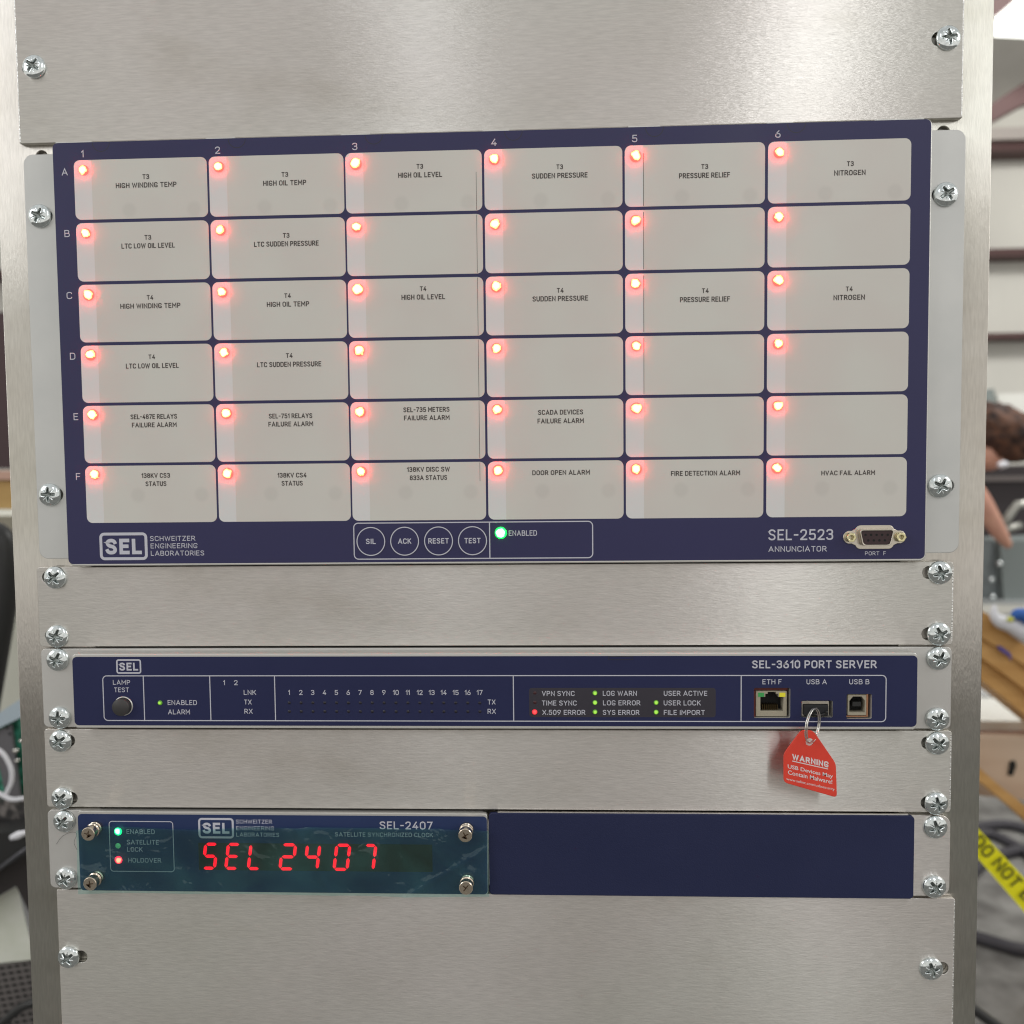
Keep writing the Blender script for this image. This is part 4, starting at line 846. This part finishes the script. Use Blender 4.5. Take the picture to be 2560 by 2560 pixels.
bd = obj('white_board', prism([(2380, 1802), (2700, 1804), (2700, 1832), (2380, 1832)], 1500, 260), mat('white_board', (0.74, 0.73, 0.67), .5)); tag(bd, 'thick white board lying under the aluminium bars', 'board')
be = obj('brown_batten', prism([(2380, 1834), (2700, 1834), (2700, 1845), (2380, 1845)], 1480, 200), mat('brown_batten', (0.16, 0.07, 0.04), .6)); tag(be, 'thin dark brown batten beneath the white board', 'batten')
cb = thing('metal_cabinet', 'grey sheet metal cabinet with small screws beyond the right rail', 'cabinet', tuple(pt(2530, 1510, 3100)))
obj('side', prism([(2300, 1340), (2498, 1358), (2508, 1500), (2300, 1500)], 3100, 500), mat('grey_paint_dark', (0.19, 0.215, 0.22), .5), cb, (0, 0, 0))
obj('front', prism([(2500, 1354), (2760, 1345), (2760, 1505), (2510, 1500)], 3060, 500), mat('grey_paint', (0.215, 0.245, 0.24), .5), cb, (0, 0, 0))
obj('lip', prism([(2380, 1500), (2760, 1506), (2760, 1514), (2380, 1510)], 3030, 100), mat('grey_lip', (0.38, 0.40, 0.40), .4), cb, (0, 0, 0))
for a, b in ((2499, 1410), (2479, 1449), (2482, 1493)):
    p = pt(a, b, 3055); obj('cabinet_screw', lathe([(13, 0), (10, -8), (0, -10)], 16), M_ZINC, cb, tuple(p))
mc = thing('dark_equipment', 'dark equipment housing below the bending person', 'equipment', tuple(pt(2520, 1345, 3300)))
obj('housing', prism([(2380, 1172), (2700, 1160), (2700, 1345), (2380, 1345)], 3300, 400), mat('dark_housing', (0.035, 0.027, 0.03), .6), mc, (0, 0, 0))
obj('rail', prism([(2380, 1190), (2700, 1188), (2700, 1202), (2380, 1204)], 3270, 25), mat('dull_rail', (0.14, 0.12, 0.115), .4), mc, (0, 0, 0))
br = thing('metal_bracket', 'bent silver metal bracket above the grey cabinet', 'bracket', tuple(pt(2505, 1335, 3000)))
obj('arm', tube([pt(2498, 1325, 3000), pt(2522, 1290, 3000), pt(2543, 1262, 3000), pt(2600, 1254, 3000)], 17, 10), mat('dull_silver', (0.42, 0.42, 0.38), .35, .5), br, (0, 0, 0))
obj('foot', tube([pt(2500, 1330, 2990), pt(2530, 1320, 2990), pt(2552, 1312, 2990)], 15, 10), bpy.data.materials['dull_silver'], br, (0, 0, 0))
wb = obj('white_box', prism([(2494, 985), (2640, 980), (2640, 1030), (2494, 1034)], 4200, 300), mat('white_box', (0.75, 0.75, 0.70), .5)); tag(wb, 'white box standing behind the bending person', 'box')
gb = obj('grey_case', prism([(2440, 975), (2486, 972), (2490, 1040), (2440, 1040)], 4100, 200), mat('grey_case', (0.22, 0.25, 0.24), .5)); tag(gb, 'small grey case left of the white box behind the person', 'case')
gl_ = thing('work_glove', 'white and blue work glove lying on the timber workbench', 'glove', tuple(pt(2530, 1590, 1330)))
def blob_chain(pts, rads, M, parent, name):
    return obj(name, tube(spline(pts, 5), [rads[min(int(i / 5), len(rads) - 1)] * (1 - (i % 5) / 5) + rads[min(int(i / 5) + 1, len(rads) - 1)] * (i % 5) / 5 for i in range(len(spline(pts, 5)))], 12), M, parent, (0, 0, 0))
M_CL = mat('white_cloth', (0.74, 0.74, 0.78), .8)
blob_chain([pt(2486, 1514, 1280), pt(2485, 1536, 1280), pt(2500, 1553, 1280), pt(2530, 1563, 1280), pt(2580, 1592, 1280)], [4, 9, 14, 17, 22], M_CL, gl_, 'palm')
blob_chain([pt(2532, 1545, 1265), pt(2545, 1535, 1265), pt(2570, 1542, 1265), pt(2600, 1560, 1265)], [7, 11, 16, 18], mat('blue_cloth', (0.03, 0.12, 0.42), .7), gl_, 'blue_cuff')
blob_chain([pt(2520, 1548, 1262), pt(2527, 1548, 1262), pt(2533, 1546, 1262)], [4, 6, 4], mat('yellow_cloth', (0.6, 0.6, 0.08), .7), gl_, 'yellow_patch')

# barrier tape
tpA, tpB = [(2330, 1948), (2449.5, 2076), (2560, 2194), (2800, 2455)], [(2330, 2022), (2449, 2151), (2560, 2279), (2800, 2552)]
bm = bmesh.new(); Yt = 640
ra = [bm.verts.new((pt(a, b, Yt)) * MM) for a, b in tpA]; rb = [bm.verts.new((pt(a, b, Yt)) * MM) for a, b in tpB]
for i in range(3): bm.faces.new((ra[i], ra[i + 1], rb[i + 1], rb[i]))
tape = obj('barrier_tape', bm_mesh(bm), mat('yellow_tape', (0.92, 0.86, 0.01), .45)); tag(tape, 'yellow barrier tape with black capital letters running down beside the rack', 'tape')
sdm = tape.modifiers.new('thickness', 'SOLIDIFY'); sdm.thickness = 0.0003; sdm.offset = 0
def line_text(s_, pa, pb, Y, hpx, M, parent, bold=0.02):
    A_, B_ = pt(*pa, Y), pt(*pb, Y); d = (B_ - A_); w_ = d.length; d.normalize(); n2 = Vector((-d.z, 0, d.x)); n2 = n2 if n2.z > 0 else -n2
    h_ = hpx / FPX * (Y - CAM.y); mm_ = text_mesh([(s_, 0, 0, w_, h_)], 0, bold); C_ = (A_ + B_) / 2
    for v in mm_.vertices:
        q = (C_ * MM) + d * v.co.x + n2 * v.co.z + Vector((0, v.co.y, 0)); v.co = q
    mm_.update(); return obj('lettering', mm_, M, parent, (0, 0, 0))
line_text('DO NOT ENTER', (2441, 2096), (2651, 2330), Yt - 3, 32, mat('tape_ink', (0.015, 0.02, 0.01), .5), tape, 0.15)
for k, pl in enumerate(([(2380, 2095), (2450, 2068), (2520, 2062), (2600, 2085)], [(2380, 2120), (2460, 2085), (2530, 2110), (2620, 2170)], [(2400, 2210), (2470, 2150), (2560, 2125), (2650, 2130)], [(2400, 2330), (2480, 2355), (2560, 2375), (2650, 2370)])):
    P_ = []
    for a, b in pl:
        d = RC @ Vector(((a - 1280) / FPX, 1.0, -(b - 1280) / FPX)); t = (FL + 14 - CAM.z) / d.z; P_.append(CAM + d * t)
    hs = obj('floor_cable', tube(spline(P_, 8), 16, 10), mat('cable_grey', (0.045, 0.042, 0.05), .6) if k == 0 else bpy.data.materials['cable_grey'])
    tag(hs, ['topmost dark cable lying on the floor above the yellow tape', 'dark cable crossing the floor behind the yellow tape', 'dark cable sweeping upward on the floor below the yellow tape', 'lowest dark cable on the floor next to the pale concrete'][k], 'cable', 'cables on the concrete floor')
hc = obj('black_hose', tube([pt(2400, 2492, 500), pt(2432, 2522, 500), pt(2500, 2570, 500), pt(2580, 2625, 500)], 6, 12), M_DARK); tag(hc, 'black hose at the foot of the right rail', 'hose')

# person bending over the equipment
def skin(pts, edges, rads, sub=2):
    me = bpy.data.meshes.new('body'); me.from_pydata([Vector(p) * MM for p in pts], edges, []); o = bpy.data.objects.new('t', me); col.objects.link(o)
    o.modifiers.new('s', 'SKIN'); sb = o.modifiers.new('u', 'SUBSURF'); sb.levels = sub
    for v, r in zip(me.skin_vertices[0].data, rads): v.radius = (r * MM, r * MM)
    me.skin_vertices[0].data[0].use_root = True
    bpy.context.view_layer.update(); dg = bpy.context.evaluated_depsgraph_get()
    r_ = bpy.data.meshes.new_from_object(o.evaluated_get(dg)); bpy.data.objects.remove(o)
    for p in r_.polygons: p.use_smooth = True
    return r_
Yp = 2950
H = pt(2470, 1128, Yp); base = Vector((H.x - 480, Yp + 60, FL))
hand = pt(2524, 1368, Yp - 1000 + 820)
P0 = base + Vector((0, 0, 930)); ch = Vector((H.x - 210, Yp + 40, H.z - 90)); nk = Vector((H.x - 95, Yp + 10, H.z - 25))
sh = Vector((H.x - 180, Yp - 170, H.z - 130)); el = pt(2445, 1245, Yp - 190); ha = pt(2502, 1338, Yp - 190); fi = pt(2526, 1370, Yp - 190)
pp = [P0, (P0 + ch) / 2, ch, nk, H, Vector(H) + Vector((60, -20, -35)), sh, el, ha, fi,
      Vector((H.x - 180, Yp + 240, H.z - 130)), Vector((H.x - 120, Yp + 240, H.z - 400)), Vector((H.x, Yp + 150, H.z - 560)),
      base + Vector((0, -95, 880)), base + Vector((30, -110, 480)), base + Vector((0, -110, 60)), base + Vector((110, -115, 30)),
      base + Vector((0, 95, 880)), base + Vector((30, 110, 480)), base + Vector((0, 110, 60)), base + Vector((110, 115, 30))]
ee = [(0, 1), (1, 2), (2, 3), (3, 4), (4, 5), (2, 6), (6, 7), (7, 8), (8, 9), (2, 10), (10, 11), (11, 12), (0, 13), (13, 14), (14, 15), (15, 16), (0, 17), (17, 18), (18, 19), (19, 20)]
rd = [140, 135, 140, 55, 88, 60, 60, 46, 30, 13, 60, 45, 30, 90, 62, 45, 35, 90, 62, 45, 35]
pe = obj('person', skin(pp, ee, rd), mottle(mat('skin', (0.5, 0.25, 0.18), .55), (0.52, 0.26, 0.19), (0.58, 0.31, 0.22), (20, 20, 20)))
tag(pe, 'person with curly brown hair bending over the dark equipment, one arm reaching down', 'person')
hb = bmesh.new(); bmesh.ops.create_icosphere(hb, subdivisions=4, radius=1)
from mathutils import noise as mn
hc_ = H + Vector((38, -30, 72))
for v in hb.verts:
    c = v.co.normalized(); k = 1 + 0.16 * mn.noise(c * 5) + 0.08 * mn.noise(c * 11)
    v.co = (hc_ + Vector((c.x * 118, c.y * 118, (c.z - 0.35 * c.x) * 112)) * k) * MM
obj('hair', bm_mesh(hb, smooth=True), mottle(mat('brown_hair', (0.06, 0.025, 0.015), .7), (0.018, 0.008, 0.007), (0.13, 0.055, 0.028), (25, 25, 25), bump=0.6, bscale=(90, 90, 90), bdist=0.01), pe, (0, 0, 0))
obj('shirt', skin([P0 + Vector((0, 0, 20)), (P0 + ch) / 2, ch, sh], [(0, 1), (1, 2), (2, 3)], [158, 150, 156, 70], 1), mat('dark_shirt', (0.02, 0.02, 0.025), .8), pe, (0, 0, 0))
for s_ in (-1, 1):
    obj('trouser_leg', skin([base + Vector((0, s_ * 95, 900)), base + Vector((30, s_ * 110, 480)), base + Vector((0, s_ * 110, 90))], [(0, 1), (1, 2)], [105, 75, 60], 1), mat('jeans', (0.03, 0.04, 0.08), .8), pe, (0, 0, 0))
obj('white_collar', tube(spline([pt(2498, 1166, Yp - 150), pt(2508, 1160, Yp - 150), pt(2516, 1163, Yp - 150)], 4), 13, 10), M_CL, pe, (0, 0, 0))

# ------------------------------------------------------------------ things seen left of the rack
cbn = obj('dark_cabinet', prism([(-500, 780), (60, 780), (60, 1172), (-500, 1172)], 2600, 400), mat('maroon_black', (0.05, 0.025, 0.028), .6)); tag(cbn, 'dark cabinet standing beyond the left rail above the wooden shelf', 'cabinet')
ws = thing('wooden_shelf', 'golden wooden shelf beyond the left rail of the rack', 'shelf', tuple(pt(0, 1280, 1200)))
obj('board', prism([(-500, 1204), (80, 1200), (80, 1272), (-500, 1278)], 1200, 250), mottle(mat('golden_wood', (.5, .3, .1), .6), (0.46, 0.28, 0.09), (0.56, 0.36, 0.13), (3, 30, 30)), ws, (0, 0, 0))
obj('edge_strip', prism([(-500, 1176), (80, 1178), (80, 1199), (-500, 1203)], 1190, 250), mat('pink_edge', (0.55, 0.34, 0.26), .6), ws, (0, 0, 0))
ar = obj('monitor_arm', tube(spline([pt(-60, 1330, 700), pt(-5, 1338, 700), pt(16, 1390, 700), pt(10, 1500, 700), pt(-12, 1640, 700), pt(-40, 1800, 700)], 6), 17, 14), M_DARK); tag(ar, 'curved black arm rising left of the rack', 'arm')
wt = obj('white_cupboard', prism([(-600, 1290), (90, 1290), (90, 1800), (-600, 1800)], 1500, 300), mottle(mat('offwhite', (0.62, 0.62, 0.54), .6), (0.56, 0.56, 0.48), (0.66, 0.66, 0.58), (3, 3, 3))); tag(wt, 'off-white cupboard behind the curved black arm', 'cupboard')
M_PCB = mottle(mat('green_circuit', (0.02, 0.18, 0.10), .4), (0.012, 0.11, 0.065), (0.05, 0.28, 0.19), (60, 60, 60), .45, .55)
cbd = thing('circuit_board', 'green circuit board with a pale blue strip left of the rack', 'circuit board', tuple(pt(20, 2090, 560)))
obj('board', prism([(-120, 1830), (60, 1760), (75, 2090), (-120, 2095)], 560, 6), M_PCB, cbd, (0, 0, 0))
obj('top_strip', prism([(-120, 1830), (-2, 1782), (60, 1742), (60, 1790), (-2, 1820), (-120, 1860)], 545, 12), mat('pale_blue', (0.42, 0.50, 0.56), .5), cbd, (0, 0, 0))
obj('grey_bracket', prism([(-20, 1832), (26, 1812), (50, 2010), (20, 2020)], 552, 5), mat('bracket_grey', (0.13, 0.125, 0.135), .5), cbd, (0, 0, 0))
for a, b in ((18, 1820), (24, 1835)): obj('bracket_hole', lathe([(1.6, 0), (1.6, -.4), (0, -.4)], 16), M_BLACK, cbd, tuple(pt(a, b, 551)))
for a, b, r in ((42, 1875, 3.2), (46, 1900, 2.2), (56, 1850, 2.0), (38, 1950, 2.2)): obj('component', lathe([(r, 0), (r, -4), (r * .6, -5), (0, -5)], 16), M_STEEL, cbd, tuple(pt(a, b, 556)))
obj('lower_connector', prism([(-100, 2010), (60, 2000), (66, 2075), (-100, 2090)], 540, 14), mottle(mat('conn_grey', (.1, .1, .1), .5), (0.03, 0.028, 0.028), (0.20, 0.18, 0.17), (90, 90, 90), .42, .58), cbd, (0, 0, 0))
wc = obj('white_cable', tube(spline([pt(-30, 1865, 520), pt(5, 1882, 520), pt(27, 1920, 520), pt(28, 1955, 520), pt(15, 1985, 520)], 8), 2.6, 10), M_CL); tag(wc, 'white cable looping in front of the green circuit board', 'cable')
wc = obj('white_cable', tube(spline([pt(-30, 1970, 518), pt(0, 1985, 518), pt(28, 1998, 518), pt(60, 1996, 518)], 8), 2.6, 10), M_CL); tag(wc, 'white cable running level below the green circuit board', 'cable')
bk = thing('black_stand', 'black moulded stand below the circuit board beside the left rail', 'stand', tuple(pt(20, 2300, 560)))
obj('upper_arm', prism([(-120, 2090), (30, 2080), (64, 2072), (72, 2135), (-120, 2250)], 500, 40), M_DARK, bk, (0, 0, 0))
obj('lower_arm', prism([(-120, 2150), (72, 2100), (78, 2150), (82, 2300), (40, 2215), (-120, 2310)], 530, 40), mat('soft_black', (0.03, 0.024, 0.024), .5), bk, (0, 0, 0))
obj('ridge', tube([pt(-40, 2200, 495), pt(40, 2140, 495), pt(90, 2105, 495)], 2.4, 10), mat('grey_edge', (0.07, 0.07, 0.08), .35), bk, (0, 0, 0))
ct = obj('cotton_swab', tube([pt(28, 2094, 490), pt(45, 2088, 490), pt(75, 2078, 490)], [3.0, 4.6, 1.8], 12), M_CL); tag(ct, 'short white tip poking out on top of the black stand', 'swab')
tbn = obj('table_top', box(-1600, -275, 480, 1100, pt(0, 2560, 480).z - 160, pt(0, 2560, 480).z - 130), mat('table_grey', (0.12, 0.12, 0.12), .6)); tag(tbn, 'dark grey table top below the paper and the keypad left of the rack', 'table')
pa = obj('paper_sheet', prism([(-160, 2330), (0, 2240), (42, 2216), (84, 2390), (88, 2402), (-160, 2425)], 560, 1), mottle(mat('paper', (.75, .76, .68), .7), (0.66, 0.68, 0.58), (0.76, 0.77, 0.69), (30, 30, 30))); tag(pa, 'off-white sheet of paper under the black stand', 'paper')
kp = thing('ventilated_case', 'grey case with rows of dark slots at the lower left', 'case', tuple(pt(20, 2640, 540)))
obj('body', prism([(-160, 2425), (95, 2398), (100, 2680), (-160, 2680)], 560, 60), mat('case_grey', (0.15, 0.135, 0.13), .5), kp, (0, 0, 0))
sl = bmesh.new()
for i in range(7):
    for j in range(14):
        a, b = -40 + 19 * i + j * 4.2, 2425 + 15 * j - i * 3
        p = pt(a, b, 558.5); q = pt(a + 11, b + 5, 558.5)
        box(p.x, q.x, 558.4, 559.6, q.z, p.z, bm=sl)
obj('slots', bm_mesh(sl), M_BLACK, kp, (0, 0, 0))
lc = obj('black_cable', tube(spline([pt(-40, 2600, 520), pt(20, 2545, 520), pt(60, 2515, 520), pt(110, 2500, 520)], 6), 5.5, 12), M_DARK); tag(lc, 'thick black cable crossing the grey slotted case', 'cable')
